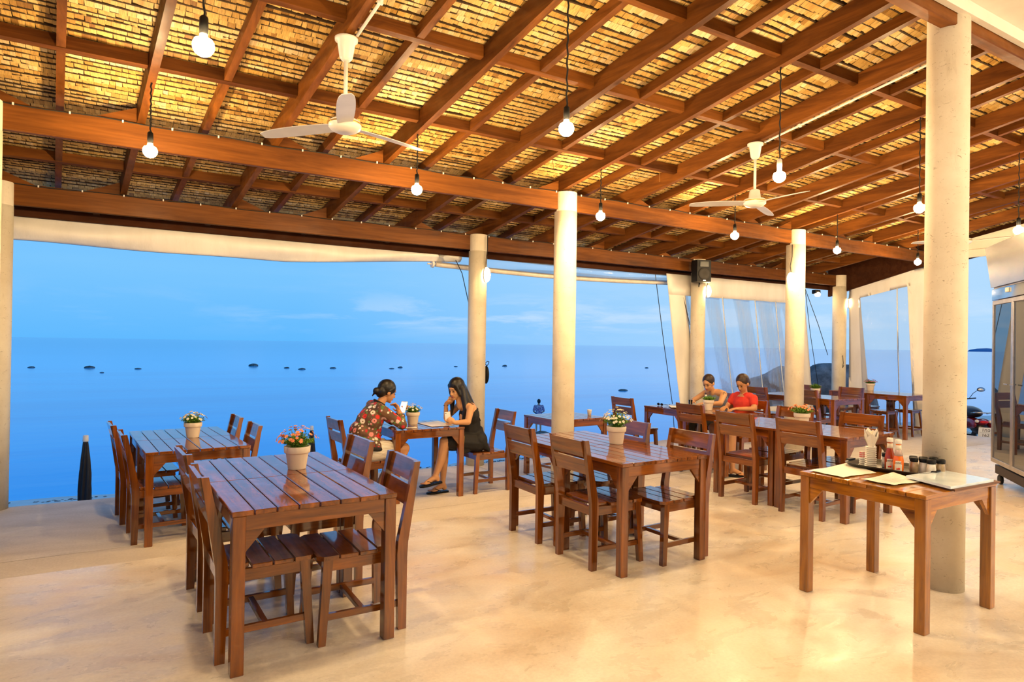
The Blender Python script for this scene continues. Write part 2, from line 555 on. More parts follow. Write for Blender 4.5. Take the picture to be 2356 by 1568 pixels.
# ---- floor
mb = MB(); mb.box((2.5, .06, -.15), (21, 10.13, .30))
fl = mb.build('floor', polished_m); tag(fl, 'polished concrete floor, mottled cream with ochre stains', kind='structure')
fl2 = empty('floor', (0, 0, 0), label='brushed concrete strip of floor along the sea edge', kind='structure')
def slab(x0, x1, y0, y1):
    g = .004
    b = [(x0 + g, y0 + g), (x1 - g, y0 + g), (x1 - g, y1 - g), (x0 + g, y1 - g)]
    mb = MB(); mb.hexa([(x, y, -.35) for x, y in b], [(x, y, fz(x, max(y, YSTEP + .01))) for x, y in b])
    mb.build('slab', rough_m, fl2)
xs = [-8, 4.06, 5.2, 8.0, 10.4, 13.1]
for a, b in zip(xs[:-1], xs[1:]):
    slab(a, b, YSTEP, 5.95); slab(a, b, 5.95, 7.86)

# ---- columns
def column(x, y, r, z0, z1, label, notch=True):
    t = empty('column', (x, y, z0), label=label, kind='structure')
    mb = MB(); h = z1 - z0; hn = h - .23
    mb.lathe([(r, 0), (r, hn)] if notch else [(r, 0), (r, h - .02), (r - .02, h)], 40)
    mb.build('shaft', column_m, t)
    if notch:
        mb = MB()
        pr = [(r * .985 * math.cos(a), r * .985 * math.sin(a)) for a in [PI + PI * i / 18 for i in range(19)]]
        mb.prism(pr, 2, hn, h - .005, smooth=False)
        mb.build('head', column_m, t)
    return t
zA, zB = 2.806 + .21, 3.109 + .21
column(-1.115, YA, .125, -S_, zA, 'concrete column at the left end of the seaward row')
column(4.08, YA, .125, -S_, zA, 'round concrete column with lit oval lamp behind the woman in black')
column(8.32, YA, .12, fz(8, 7), zA, 'concrete column carrying the black loudspeaker')
column(12.34, YA, .13, 0, zA, 'farthest seaward concrete column at the corner between the plastic curtains')
column(-.99, YB, .13, -S_, zB, 'concrete column cut by the left edge, second row')
column(4.40, YB + .02, .133, -S_, zB, 'round concrete column rising behind the middle table with white flowers')
column(8.68, YB + .02, .137, 0, zB, 'round concrete column between the far dining tables')
column(12.62, YB + .1, .14, 0, zB, 'concrete column mostly hidden behind the big pitted column')
column(4.545, 2.158, .120, 0, 3.735, 'big pitted concrete column behind the counter table', notch=False)

# ---- beams
def beam(x0, x1, y0, y1, z0, z1, mat, name, label):
    mb = MB(); mb.box(((x0 + x1) / 2, (y0 + y1) / 2, (z0 + z1) / 2), (x1 - x0, y1 - y0, z1 - z0), .006)
    return tag(mb.build(name, mat), label, kind='structure')
bA = empty('trim_1', label='brown timber beam over the seaward columns', kind='structure')
bB = empty('trim_2', label='brown timber beam over the second row of columns', kind='structure')
def beam_parts(par, xsplit, y0, y1, z0, z1):
    for a, b in zip(xsplit[:-1], xsplit[1:]):
        mb = MB(); mb.box(((a + b) / 2, (y0 + y1) / 2, (z0 + z1) / 2), (b - a - .003, y1 - y0, z1 - z0), .005)
        mb.build('beam', raft_x, par)
beam_parts(bA, [-8, -1.06, 4.08, 8.32, 12.75], YA, YA + .06, 2.806, zA)
beam_parts(bB, [-8, -1.05, 4.40, 8.68, 12.75], YB, YB + .06, 3.109, zB)
# cable stapled along the upper edge of each beam
for par, yy, zz in ((bA, YA, zA), (bB, YB, zB)):
    mb = MB(); pts = []
    x = -3.0
    while x < 12.3: pts.append((x, yy - .006, zz - .008 - .006 * math.sin(x * 7))); x += .12
    mb.tube(pts, .005, 5); mb.build('cable', cord_m, par)
    mb = MB(); x = -2.6
    while x < 12: mb.box((x, yy - .012, zz - .010), (.012, .012, .020)); x += .36
    tag(mb.build('cable_clip', white_m, par), kind='stuff')
# eave beam + soffit outside row A
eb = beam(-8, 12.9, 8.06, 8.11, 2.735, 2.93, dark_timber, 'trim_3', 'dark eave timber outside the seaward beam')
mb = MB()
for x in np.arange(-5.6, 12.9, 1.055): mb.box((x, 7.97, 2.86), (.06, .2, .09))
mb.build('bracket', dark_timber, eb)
# beam and white ceiling over the camera
bc = beam(-8, 12.9, 2.07, 2.155, 3.585, 3.70, raft_x, 'trim_4', 'slim timber beam where the thatch meets the white ceiling')
mb = MB(); mb.box((2.5, -1.47, 3.785), (21, 7.06, .1)); tag(mb.build('ceiling', white_ceil_m), 'white plastered ceiling over the counter side', kind='structure')
mb = MB(); mb.box((2.5, 2.045, 4.04), (21, .04, .77)); tag(mb.build('wall_upper', white_ceil_m), 'white upstand above the white ceiling', kind='structure')
mb = MB(); mb.box((2.5, -5.05, 1.8), (21, .1, 3.8)); tag(mb.build('wall_back', white_ceil_m), 'cream wall of the building behind the dining floor', kind='structure')

eb2 = MB(); eb2.hexa([(12.36, 8.10, 2.60), (12.43, 8.10, 2.60), (12.43, 6.15, 3.07), (12.36, 6.15, 3.07)], [(12.36, 8.10, 3.20), (12.43, 8.10, 3.20), (12.43, 6.15, 3.54), (12.36, 6.15, 3.54)])
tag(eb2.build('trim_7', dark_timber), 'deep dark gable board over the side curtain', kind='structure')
eb2 = MB(); eb2.hexa([(12.86, 6.15, 3.10), (12.92, 6.15, 3.10), (12.92, 2.1, 3.80), (12.86, 2.1, 3.80)], [(12.86, 6.15, 3.56), (12.92, 6.15, 3.56), (12.92, 2.1, 4.30), (12.86, 2.1, 4.30)])
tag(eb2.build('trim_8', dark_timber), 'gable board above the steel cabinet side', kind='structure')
# ---- roof: backing, rafters, purlins, thatch
DX, DZ = -.0829, -.1825
def roofz(y, off=0.0): return zB + off + DZ * (y - YB)
def raf_x(x0, y): return x0 + DX * (y - YB)
roof = empty('ceiling', label='sloping palm thatch ceiling on brown timber rafters', kind='structure')
Y0, Y1 = 1.95, 8.45
mb = MB()
mb.hexa([(-8, Y0, roofz(Y0, .215)), (12.95, Y0, roofz(Y0, .215)), (12.95, Y1, roofz(Y1, .215)), (-8, Y1, roofz(Y1, .215))],
        [(-8, Y0, roofz(Y0, .26)), (12.95, Y0, roofz(Y0, .26)), (12.95, Y1, roofz(Y1, .26)), (-8, Y1, roofz(Y1, .26))])
mb.build('backing', backing_m, roof)
def rafter(x0, wd, off0, off1, name):
    mb = MB()
    def P(y, side, off): return (raf_x(x0, y) + side * wd / 2, y, roofz(y, off))
    ya, yb = 2.0, 8.30
    mb.hexa([P(ya, -1, off0), P(ya, 1, off0), P(yb, 1, off0), P(yb, -1, off0)], [P(ya, -1, off1), P(ya, 1, off1), P(yb, 1, off1), P(yb, -1, off1)])
    return mb.build(name, raft_y, roof)
MAJ = [.05 + 1.067 * k for k in range(-6, 12)]
for x in MAJ: rafter(x, .058, 0.0, .175, 'rafter')
for x in MAJ[:-1]: rafter(x + .51, .055, .085, .172, 'lath')
for yp in (7.42, 5.47, 4.40, 3.42, 2.55):
    for x in MAJ[:-1]:
        mb = MB()
        xa, xb = raf_x(x, yp) + .029, raf_x(x + 1.067, yp) - .029
        q = [(xa, yp - .025), (xb, yp - .025), (xb, yp + .025), (xa, yp + .025)]
        mb.hexa([(a, b, roofz(b, .080)) for a, b in q], [(a, b, roofz(b, .170)) for a, b in q])
        mb.build('purlin', raft_x, roof)
# triangular blocks between rafter and beam, on alternate sides
for yy, zz, par in ((YA + .03, zA, bA), (YB + .03, zB, bB)):
    for i, x in enumerate(MAJ):
        xr = raf_x(x, yy); sd = 1 if i % 2 else -1
        mb = MB(); mb.prism([(xr + sd * .029, zz), (xr + sd * .33, zz), (xr + sd * .029, zz + .13)], 1, yy - .02, yy + .02)
        mb.build('gusset', raft_x, par)
# thatch leaves: rows of folded leaf tips, each row lapping the next
rng = np.random.default_rng(5)
rows = []; yy = Y0 + .03
while yy < Y1 - .02:
    step = .066 + rng.uniform(-.012, .012); rows.append((yy, step)); yy += step
leaves = []; ph_rows = []; row_shade = MB()
for (yr, st) in rows:
    x = -3.2 + rng.uniform(0, .05); ph_rows.append(0); ph = rng.uniform(0, 6.3); rt = rng.uniform(-.15, .15); drop = rng.uniform(-.006, .006)
    while x < 12.8:
        wd = rng.uniform(.032, .058)
        wob = .008 * math.sin(x * 1.7 + ph) + .005 * math.sin(x * 5.1 + ph * 2)
        y0 = yr + wob + .004; y1 = yr + wob + st * rng.uniform(.80, .95)
        t = min(1, max(0, .52 + rt + .25 * math.sin(x * .9 + ph) + rng.normal(0, .14)))
        leaves.append((x, wd * .96, y0, y1, drop + rng.uniform(-.003, .003), t, rng.uniform(-.02, .02)))
        x += wd
    # dark strip added along each row seam: painted shade between the leaf rows
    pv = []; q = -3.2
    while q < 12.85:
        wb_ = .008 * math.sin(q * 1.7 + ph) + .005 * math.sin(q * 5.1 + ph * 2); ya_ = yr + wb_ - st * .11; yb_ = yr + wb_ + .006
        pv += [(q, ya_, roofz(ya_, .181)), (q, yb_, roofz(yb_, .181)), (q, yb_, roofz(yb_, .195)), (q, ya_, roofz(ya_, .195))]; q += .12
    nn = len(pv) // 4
    row_shade.add(pv, [(4 * i + a, 4 * i + b, 4 * i + 4 + b, 4 * i + 4 + a) for i in range(nn - 1) for a, b in ((0, 1), (1, 2), (3, 0))])
tag(row_shade.build('row_shade_strip', backing_m, roof, fix=False), kind='stuff')
def leaf_geo(l):
    x, wd, y0, y1, dr, t, sk = l
    o0, o1 = .190 + dr * .5, .179 + dr
    ys = (y1 - y0) * sk * 6
    vs = [(x, y0, roofz(y0, o0)), (x + wd, y0, roofz(y0, o0)), (x + wd + sk * .2, y1 + ys * .1, roofz(y1, o1)), (x + sk * .2, y1 - ys * .1, roofz(y1, o1 + .003)),
          (x + wd + sk * .2, y1 + .004, roofz(y1, o1 + .02)), (x + sk * .2, y1 + .004, roofz(y1, o1 + .02))]
    return vs, [(0, 1, 2, 3), (3, 2, 4, 5)]
def in_view(p):
    d = V(p) - CAM; z = d.dot(fw)
    if z <= .1: return 99
    px, py = 1178 + F_PX * d.dot(rr) / z, 784 - F_PX * d.dot(uu) / z
    return d.length if (0 < px < 2356 and 0 < py < 1568) else 99
order = sorted(range(len(leaves)), key=lambda i: in_view((leaves[i][0], leaves[i][2], roofz(leaves[i][2], .18))) if (leaves[i][2] < 4.6 and leaves[i][0] < 3.2) else 98)
near = set(order[:300])
def tint_attr(me, vals):
    a = me.attributes.new('tint', 'FLOAT', 'FACE'); a.data.foreach_set('value', vals)
vv = []; ff = []; tt = []
for i, l in enumerate(leaves):
    vs, fs = leaf_geo(l)
    if i in near:
        me = bpy.data.meshes.new('thatch_leaf'); me.from_pydata(vs, [], fs); me.materials.append(thatch_m); tint_attr(me, [l[5]] * 2)
        o = bpy.data.objects.new('thatch_leaf', me); COL.objects.link(o); o.parent = roof
    else:
        b = len(vv); vv += vs; ff += [[k + b for k in f] for f in fs]; tt += [l[5]] * 2
me = bpy.data.meshes.new('thatch'); me.from_pydata(vv, [], ff); me.materials.append(thatch_m); tint_attr(me, tt)
o = bpy.data.objects.new('thatch', me); COL.objects.link(o); o.parent = roof; o['kind'] = 'stuff'
# loose straws hanging out of the thatch
mb = MB()
for (x, y, dx, dy, dz_) in ((-.62, 3.95, .16, -.14, -.02), (.0, 3.7, .14, .02, -.02), (2.95, 5.9, -.16, -.05, -.05), (1.1, 3.6, .03, .15, -.03), (5.2, 5.5, .02, .02, -.2), (3.9, 5.8, .05, .02, -.12), (6.7, 5.7, .02, .05, -.15), (.9, 5.1, .12, .02, -.02)):
    z = roofz(y, .17); pts = [(x + dx * t, y + dy * t, z + dz_ * t + .02 * math.sin(t * 3)) for t in (0, .33, .66, 1)]
    mb.tube(pts, .003, 5)
tag(mb.build('loose_straw', thatch_m, roof), kind='stuff')
# white conduit under the fan rafters
for x0 in (1.117, 5.385):
    mb = MB(); pts = [(raf_x(x0, y) + .05, y, roofz(y, -.008)) for y in (4.38, 3.9, 3.3, 2.6, 2.1)]
    mb.tube(pts, .011, 8); mb.box((raf_x(x0, 4.0) + .05, 4.0, roofz(4.0, -.008)), (.035, .02, .03)); mb.build('conduit', white_m, roof)

# ================================================================== OUTSIDE
def heights_grid(name, xs, ys, zf, mat, label, kind='structure'):
    vs = [(x, y, zf(x, y)) for y in ys for x in xs]; nx = len(xs)
    fs = [(j * nx + i, j * nx + i + 1, (j + 1) * nx + i + 1, (j + 1) * nx + i) for j in range(len(ys) - 1) for i in range(nx - 1)]
    mb = MB(); mb.add(vs, fs, True); return tag(mb.build(name, mat, fix=False), label, kind=kind)
SEA = -2.8
def sandz(x, y):
    z = -1.75 - (y - 9.6) * (1.1 / 12.0)
    if x > 9: z = max(z, -1.9) if y < 14 else z
    return z - .02 * math.sin(x * .9) + .015 * math.sin(x * 2.3 + y)
heights_grid('beach', np.linspace(-40, 60, 60), np.linspace(7.9, 40, 60), sandz, sand_m, 'strip of wet sand below the terrace')
mb = MB(); mb.add([(-9000, -3000, SEA), (14000, -3000, SEA), (14000, 12000, SEA), (-9000, 12000, SEA)], [(0, 1, 2, 3)])
tag(mb.build('sea', sea_m, fix=False), 'flat calm blue sea reaching the horizon', kind='structure')
mb = MB()
for i in range(230):
    x = random.uniform(-4, 15); y = 20.55 + .35 * random.random() - .02 * x + .25 * math.sin(x)
    r = random.uniform(.015, .035); mb.ell((x, y, sandz(x, y) + r * .3), (r * 1.5, r, r * .5), seg=6, rings=4)
tag(mb.build('pebbles', rock_m), 'line of small stones along the waterline', cat='pebbles', kind='stuff')
# ground right of the terrace
mb = MB(); mb.hexa([(13.1, -3, -3), (17, -3, -3), (17, 7.2, -3), (13.1, 7.2, -3)], [(13.1, -3, -.45), (16, -3, -.45), (16, 6.8, -.45), (13.1, 6.8, -.45)])
tag(mb.build('ground', sand_m), 'sandy ground beside the terrace', kind='structure')
# rocks out in the water
def rock(loc, r, seed, name, label, group=None, sub=3, cat='rock'):
    bm = bmesh.new(); bmesh.ops.create_icosphere(bm, subdivisions=sub, radius=1)
    rg = random.Random(seed)
    dirs = [(V((rg.gauss(0, 1), rg.gauss(0, 1), rg.gauss(0, 1))).normalized(), rg.uniform(.72, .95)) for _ in range(9)]
    for v in bm.verts:
        p = v.co.copy()
        for d, lim in dirs:
            k = p.dot(d)
            if k > lim: p -= d * (k - lim) * .85
        p *= 1 + .05 * math.sin(p.x * 5 + seed) * math.cos(p.y * 4 + seed)
        v.co = V((p.x * r[0], p.y * r[1], p.z * r[2]))
    me = bpy.data.meshes.new(name); bm.to_mesh(me); bm.free()
    me.polygons.foreach_set('use_smooth', [True] * len(me.polygons)); me.materials.append(rock_m)
    o = bpy.data.objects.new(name, me); COL.objects.link(o); o.location = loc
    return tag(o, label, cat, group)
SR = [(-12, 113, .9, .35), (-5, 111, 1.3, .6), (18, 116, 1.5, .75), (21.4, 106, .8, .35), (22.6, 101, 1.1, .4), (28.2, 104, 1.1, .4), (40, 105, .9, .4), (37, 101, .9, .25), (52, 108, .7, .3), (63, 109, 1.1, .5), (88, 96, .8, .3), (-3, 95, .5, .2), (1, 106, .9, .3)]
for i, (x, y, r, h) in enumerate(SR):
    rock((x, y, SEA), (r * .55, r * .4, h * .55), i, 'sea_rock', 'small dark rock breaking the calm water in the scattered line of rocks', 'rocks in the sea', 2)
rock((41, 48, SEA), (.55, .4, .18), 30, 'sea_rock', 'flat dark rock in the water, closer in than the line of rocks', None, 2)
rock((49, 44, SEA), (.45, .3, .15), 31, 'sea_rock', 'small flat rock in the water near the curtain post', None, 2)
rock((14.9, 11.3, -.5), (1.0, 1.05, 1.55), 3, 'boulder', 'large rounded granite boulder seen through the clear curtain', None, 4)
rock((17.1, 11.0, -.4), (.95, 1.2, 1.68), 8, 'boulder', 'large pale streaked boulder in the gap beside the corner column', None, 4)
rock((15.6, 7.55, -.6), (.5, .45, 1.50), 12, 'boulder', 'dark boulder behind the clear curtain by the high table', None, 4)
rock((15.4, 9.55, -.9), (.50, .50, 1.15), 17, 'boulder', 'low dark boulder at the foot of the bigger boulders', None, 3)
# far islands
mb = MB()
for (a, ln, h) in ((1694, 260, 26), (1760, 120, 18)):
    mb.ell((a * 3.2, 716 * 3.2 + (a - 1694) * -4, SEA), (ln, 60, h), seg=24, rings=6)
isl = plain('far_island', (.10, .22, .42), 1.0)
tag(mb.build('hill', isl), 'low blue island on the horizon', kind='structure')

# ================================================================== FURNITURE
def make_table(wx, ly, slat_n=8, WX=None):
    wood_x, wood_y, wood_z = WX or (globals()['wood_x'], globals()['wood_y'], globals()['wood_z'])
    return _make_table(wx, ly, slat_n, wood_x, wood_y, wood_z)
def _make_table(wx, ly, slat_n, wood_x, wood_y, wood_z):
    """one table unit, slats along Y, origin on the floor at its centre"""
    t = empty('dining_table')
    H = .75; th = .024
    sw = wx / slat_n
    for i in range(slat_n):
        mb = MB(); mb.box((-wx / 2 + sw * (i + .5), 0, H - th / 2), (sw - .006, ly - .002, th), .003); mb.build('slat', wood_y, t)
    lg = .058
    for sx in (-1, 1):
        for sy in (-1, 1):
            x, y = sx * (wx / 2 - lg / 2 - .006), sy * (ly / 2 - lg / 2 - .006)
            mb = MB(); mb.box((x, y, (H - th) / 2), (lg, lg, H - th), .003); mb.build('leg', wood_z, t)
    za = H - th - .035
    for sy in (-1, 1):
        mb = MB(); mb.box((0, sy * (ly / 2 - .028), za), (wx - 2 * lg - .012, .024, .07), .002); mb.build('apron', wood_x, t)
    for sx in (-1, 1):
        mb = MB(); mb.box((sx * (wx / 2 - .028), 0, za), (.024, ly - 2 * lg - .012, .07), .002); mb.build('apron', wood_y, t)
    for sx in (-1, 1):
        for sy in (-1, 1):
            xl = sx * (wx / 2 - lg - .006); yl = sy * (ly / 2 - lg - .006)
            z0 = H - th - .07
            mb = MB()
            mb.prism([(xl, z0), (xl - sx * .085, z0), (xl, z0 - .10)], 1, sy * (ly / 2 - .038), sy * (ly / 2 - .018)); mb.build('brace', wood_x, t)
            mb = MB()
            mb.prism([(yl, z0), (yl - sy * .085, z0), (yl, z0 - .10)], 0, sx * (wx / 2 - .038), sx * (wx / 2 - .018)); mb.build('brace', wood_y, t)
    return t
def make_chair():
    """faces +X, origin on the floor under the middle of the seat"""
    t = empty('dining_chair')
    W = .43
    for sy in (-1, 1):
        y0, y1 = sy * W / 2, sy * (W / 2 - .036)
        y0, y1 = min(y0, y1), max(y0, y1)
        pr = [(-.232, 0), (-.187, 0), (-.176, .40), (-.180, .47), (-.268, .885), (-.300, .885), (-.236, .46), (-.232, .38)]
        mb = MB(); mb.prism(pr, 1, y0, y1); mb.build('back_post', wood_z, t)
        mb = MB()
        mb.hexa([(.195, y0 + sy * .0, 0), (.232, y0, 0), (.232, y1, 0), (.195, y1, 0)], [(.160, y0 - sy * .012, .425), (.208, y0 - sy * .012, .425), (.208, y1 - sy * .012, .425), (.160, y1 - sy * .012, .425)])
        mb.build('front_leg', wood_z, t)
        mb = MB(); mb.box((0, sy * (W / 2 - .03), .395), (.36, .024, .06), .002); mb.build('seat_rail', wood_x, t)
        mb = MB(); mb.box((0.005, sy * (W / 2 - .026), .135), (.39, .022, .034), .002); mb.build('stretcher', wood_x, t)
    for x in (-.205, .188):
        mb = MB(); mb.box((x, 0, .395), (.024, W - .07, .06), .002); mb.build('seat_rail', wood_y, t)
    mb = MB(); mb.box((0.0, 0, .135), (.030, W - .07, .026), .002); mb.build('stretcher', wood_y, t)
    xs = -.176; sw = .102
    for i in range(4):
        x = xs + sw * (i + .5)
        mb = MB()
        if i < 3: mb.box((x, 0, .436), (sw - .008, W - (.076 if i == 0 else .0), .022), .003)
        else:
            h = W / 2; a, b = x - sw / 2 + .004, x + sw / 2 - .004 + .012
            mb.prism([(a, -h), (b - .03, -h), (b, -h + .03), (b, h - .03), (b - .03, h), (a, h)], 2, .425, .447)
        mb.build('seat_slat', wood_y, t)
    def bx(z): return -.184 - (z - .47) * (.10 / .415)
    for (z0, z1, nm) in ((.772, .880, 'back_board'), (.648, .752, 'back_board')):
        mb = MB(); hw = W / 2 - .034
        mb.hexa([(bx(z0) - .030, -hw, z0), (bx(z0) - .008, -hw, z0), (bx(z0) - .008, hw, z0), (bx(z0) - .030, hw, z0)],
                [(bx(z1) - .030, -hw, z1), (bx(z1) - .008, -hw, z1), (bx(z1) - .008, hw, z1), (bx(z1) - .030, hw, z1)])
        mb.build(nm, wood_y, t)
    return t
def make_stool():
    t = empty('stool')
    for i in range(3):
        mb = MB(); mb.box((0, -.105 + .105 * i, .455), (.34, .098, .024), .006); mb.build('seat_slat', wood_x, t)
    for sx in (-1, 1):
        for sy in (-1, 1):
            mb = MB(); a = .016
            bx_, by_, tx, ty = sx * .165, sy * .165, sx * .125, sy * .125
            mb.hexa([(bx_ - a, by_ - a, 0), (bx_ + a, by_ - a, 0), (bx_ + a, by_ + a, 0), (bx_ - a, by_ + a, 0)], [(tx - a, ty - a, .443), (tx + a, ty - a, .443), (tx + a, ty + a, .443), (tx - a, ty + a, .443)])
            mb.build('leg', wood_z, t)
    for s in (-1, 1):
        mb = MB(); mb.box((0, s * .157, .12), (.29, .018, .03)); mb.build('stretcher', wood_x, t)
        mb = MB(); mb.box((0, s * .126, .425), (.22, .018, .035)); mb.build('seat_rail', wood_x, t)
        mb = MB(); mb.box((s * .157, 0, .14), (.018, .29, .03)); mb.build('stretcher', wood_y, t)
        mb = MB(); mb.box((s * .126, 0, .425), (.018, .22, .035)); mb.build('seat_rail', wood_y, t)
    return t
_proto = {}
def place(kind, x, y, z, rz, label, cat, group=None):
    if kind not in _proto:
        o = {'table': lambda: make_table(.80, .72), 'counter': lambda: make_table(.76, .80, 7, (cwood_x, cwood_y, cwood_z)), 'chair': make_chair, 'stool': make_stool}[kind]()
        _proto[kind] = o
    else: o = copy_tree(_proto[kind])
    o.location = (x, y, z); o.rotation_euler = (0, 0, rz)
    return tag(o, label, cat, group)
D = math.radians
def double_table(cx, cy, z, rot, lab_n, lab_f, n=2):
    a = D(rot); ux, uy = -math.sin(a), math.cos(a)
    place('table', cx - ux * .361, cy - uy * .361, z, a, lab_n, 'table', 'slatted dining tables')
    place('table', cx + ux * .361, cy + uy * .361, z, a, lab_f, 'table', 'slatted dining tables')
G = 'slat-backed dining chairs'
def chair(x, y, deg, label, z=None):
    return place('chair', x, y, fz(x, y) if z is None else z, D(deg), label, 'chair', G)

# front-left table with the coral flowers
double_table(.775, 3.865, 0, 2.2, 'slatted table unit closest to the camera, its front legs near the bottom edge', 'rear unit of the slatted table holding the coral flowers')
chair(.585, 3.52, 2, 'chair on the left of the coral flower table, the nearest chair of all')
chair(.56, 4.22, 4, 'chair on the left of the coral flower table, second from the camera')
chair(1.06, 3.46, 180, 'chair on the right of the coral flower table, seat facing us')
chair(1.055, 4.22, 183, 'chair on the right of the coral flower table, behind its neighbour')
# back-left table
double_table(.455, 6.60, -S_, 4.5, 'front unit of the slatted table with the daisy pot at the far left', 'rear unit of the far left slatted table, beside the sea edge')
chair(.24, 6.20, 5, 'near chair on the left of the far left daisy table', -S_)
chair(.15, 6.90, 6, 'rear chair on the left of the far left daisy table', -S_)
chair(.72, 6.32, 184, 'near chair on the right of the far left daisy table, blue sheen on its back', -S_)
chair(.66, 7.04, 184, 'rear chair on the right of the far left daisy table', -S_)
# the two women
place('table', 2.73, 6.61, -S_, D(1), 'single slatted table between the two seated women', 'table', 'slatted dining tables')
chair(2.06, 6.50, 3, 'chair the woman in the floral jacket sits on', -S_)
chair(3.50, 6.50, 181, 'chair the woman in the black dress sits on', -S_)
# middle table
double_table(3.18, 3.98, 0, .5, 'front unit of the middle slatted table with white flowers', 'rear unit of the middle slatted table, before the round column')
chair(2.93, 3.67, 0, 'left chair at the near end of the middle white flower table')
chair(2.93, 4.34, 0, 'left chair at the far end of the middle white flower table')
chair(3.42, 3.52, 182, 'right chair at the near end of the middle white flower table')
chair(3.45, 4.24, 180, 'right chair at the far end of the middle white flower table')
# counter table in front of the big column
place('counter', 4.06, 2.20, 0, D(90), 'orange-brown slatted side table carrying papers and a condiment tray', 'table')
# right table
double_table(5.74, 4.06, 0, 2.5, 'front unit of the right-hand slatted table behind the condiment tray', 'rear unit of the right-hand slatted table with orange flowers')
chair(5.49, 3.71, 4, 'chair seen from behind at the near left of the orange flower table')
chair(5.45, 4.39, 4, 'chair seen from behind at the far left of the orange flower table')
chair(6.02, 3.74, 182, 'chair on the right of the orange flower table, behind the napkin cup')
chair(5.98, 4.46, 182, 'chair on the right of the orange flower table, behind the flowers')
# small table behind the round column
place('table', 4.78, 6.70, -S_, D(3), 'slatted table half hidden behind the round column', 'table', 'slatted dining tables')
place('stool', 4.62, 6.72, -S_, D(8), 'backless stool pushed under the table behind the round column', 'stool')
# tattooed woman's table
double_table(6.66, 6.15, -.060, 1, 'near unit of the slatted table where the person in red sits', 'far unit of the slatted table with the beer bottle')
chair(6.35, 5.84, 3, 'chair with its back to us at the beer bottle table', -.075)
chair(6.24, 7.00, 2, 'lone chair by the sea edge at the beer bottle table', -.08)
chair(6.92, 5.76, 181, 'chair the person in red sits on', -.055)
chair(7.34, 6.56, 181, 'chair the woman in the grey top sits on', -.03)
# table behind the second round column
double_table(9.66, 6.66, 0, 0, 'near unit of the slatted table beyond the far round column', 'rear unit of the slatted table beyond the far round column')
chair(9.40, 6.34, 0, 'near chair with its back to us beyond the far round column')
chair(9.22, 7.12, 0, 'far chair with its back to us, left of the far round column')
chair(10.20, 6.42, 180, 'chair facing us beyond the far round column, below the corner column')
chair(10.12, 7.14, 180, 'chair facing us half hidden by the far round column')
# high table by the plastic curtain
double_table(11.72, 6.66, 0, -2, 'near unit of the far table beside the plastic curtain', 'rear unit of the far table beside the plastic curtain')
place('stool', 11.36, 6.36, 0, 0, 'stool tucked under the left of the far curtain table, nearest', 'stool', 'stools at the curtain table')
place('stool', 12.02, 6.30, 0, 0, 'stool tucked under the right of the far curtain table, nearest', 'stool', 'stools at the curtain table')
place('stool', 11.30, 7.10, 0, 0, 'stool on the left side of the far curtain table, at the rear', 'stool', 'stools at the curtain table')
place('stool', 11.95, 7.02, 0, 0, 'stool on the right side of the far curtain table, at the rear', 'stool', 'stools at the curtain table')

# ================================================================== LIGHTS AND FANS
def make_pendant(x, y, zb, label, zr=None):
    zr = roofz(y) if zr is None else zr
    t = empty('pendant_bulb', (x, y, zb), label=label, cat='lamp', group='bare bulbs hanging from the rafters')
    mb = MB(); h = zr - zb
    pts = [(.004 * math.sin(k * 1.9), .004 * math.cos(k * 1.9), .13 + (h - .13) * k / 24) for k in range(25)]
    mb.tube(pts, .006, 6); mb.build('cord', cord_m, t)
    mb = MB(); mb.lathe([(.012, .145), (.020, .135), (.021, .085), (.019, .06), (.019, .055)], 14); mb.build('socket', white_m if abs(x - 4.55) < .1 else black_m, t)
    mb = MB(); R = .050
    prof = [(.016, .056), (.018, .045), (.030, .030)] + [(R * math.cos(a), R * math.sin(a)) for a in [D(35), D(18), 0, D(-20), D(-42), D(-62), D(-80)]]
    mb.lathe(prof, 20); mb.build('bulb', bulb_m, t)
    return t
PL = ['over the ceiling fan side at the top left corner', 'hanging before the middle of the thatch on a long cord', 'hanging on a long cord right of the second fan', 'half behind the big pitted column', 'at the right edge above the steel cabinet']
for i, (x, y) in enumerate([(raf_x(.05 + 2.134 * k, 3.42), 3.42) for k in range(5)]):
    make_pendant(x, y, 2.93 if i else 2.935, 'lit bare bulb ' + PL[i])
PL = ['before the left part of the second beam', 'below the blade tip of the nearest fan', 'right of the round column top, in front of the beam', 'over the woman in grey, left of the far column', 'right of the far round column top', 'near the far end of the second beam']
for i, x in enumerate([raf_x(.05 + 2.134 * k, 5.53) for k in range(6)]):
    make_pendant(x, 5.53, 2.93, 'lit bare bulb ' + PL[i])
# bulbs of the same kind over the counter side, behind the camera
bulb2_m = mk_emit('glowing_counter_bulb', WARM2, BULB * 1.15)
for x in (3.6, 6.6, 9.6):
    for y in (-3.0, -.6):
        p_ = make_pendant(x, y, 2.95, 'lit bare bulb under the white ceiling over the counter side', 3.735)
        p_['group'] = 'bulbs over the counter side'
        for c_ in p_.children:
            if c_.name.startswith('bulb'): c_.data.materials[0] = bulb2_m

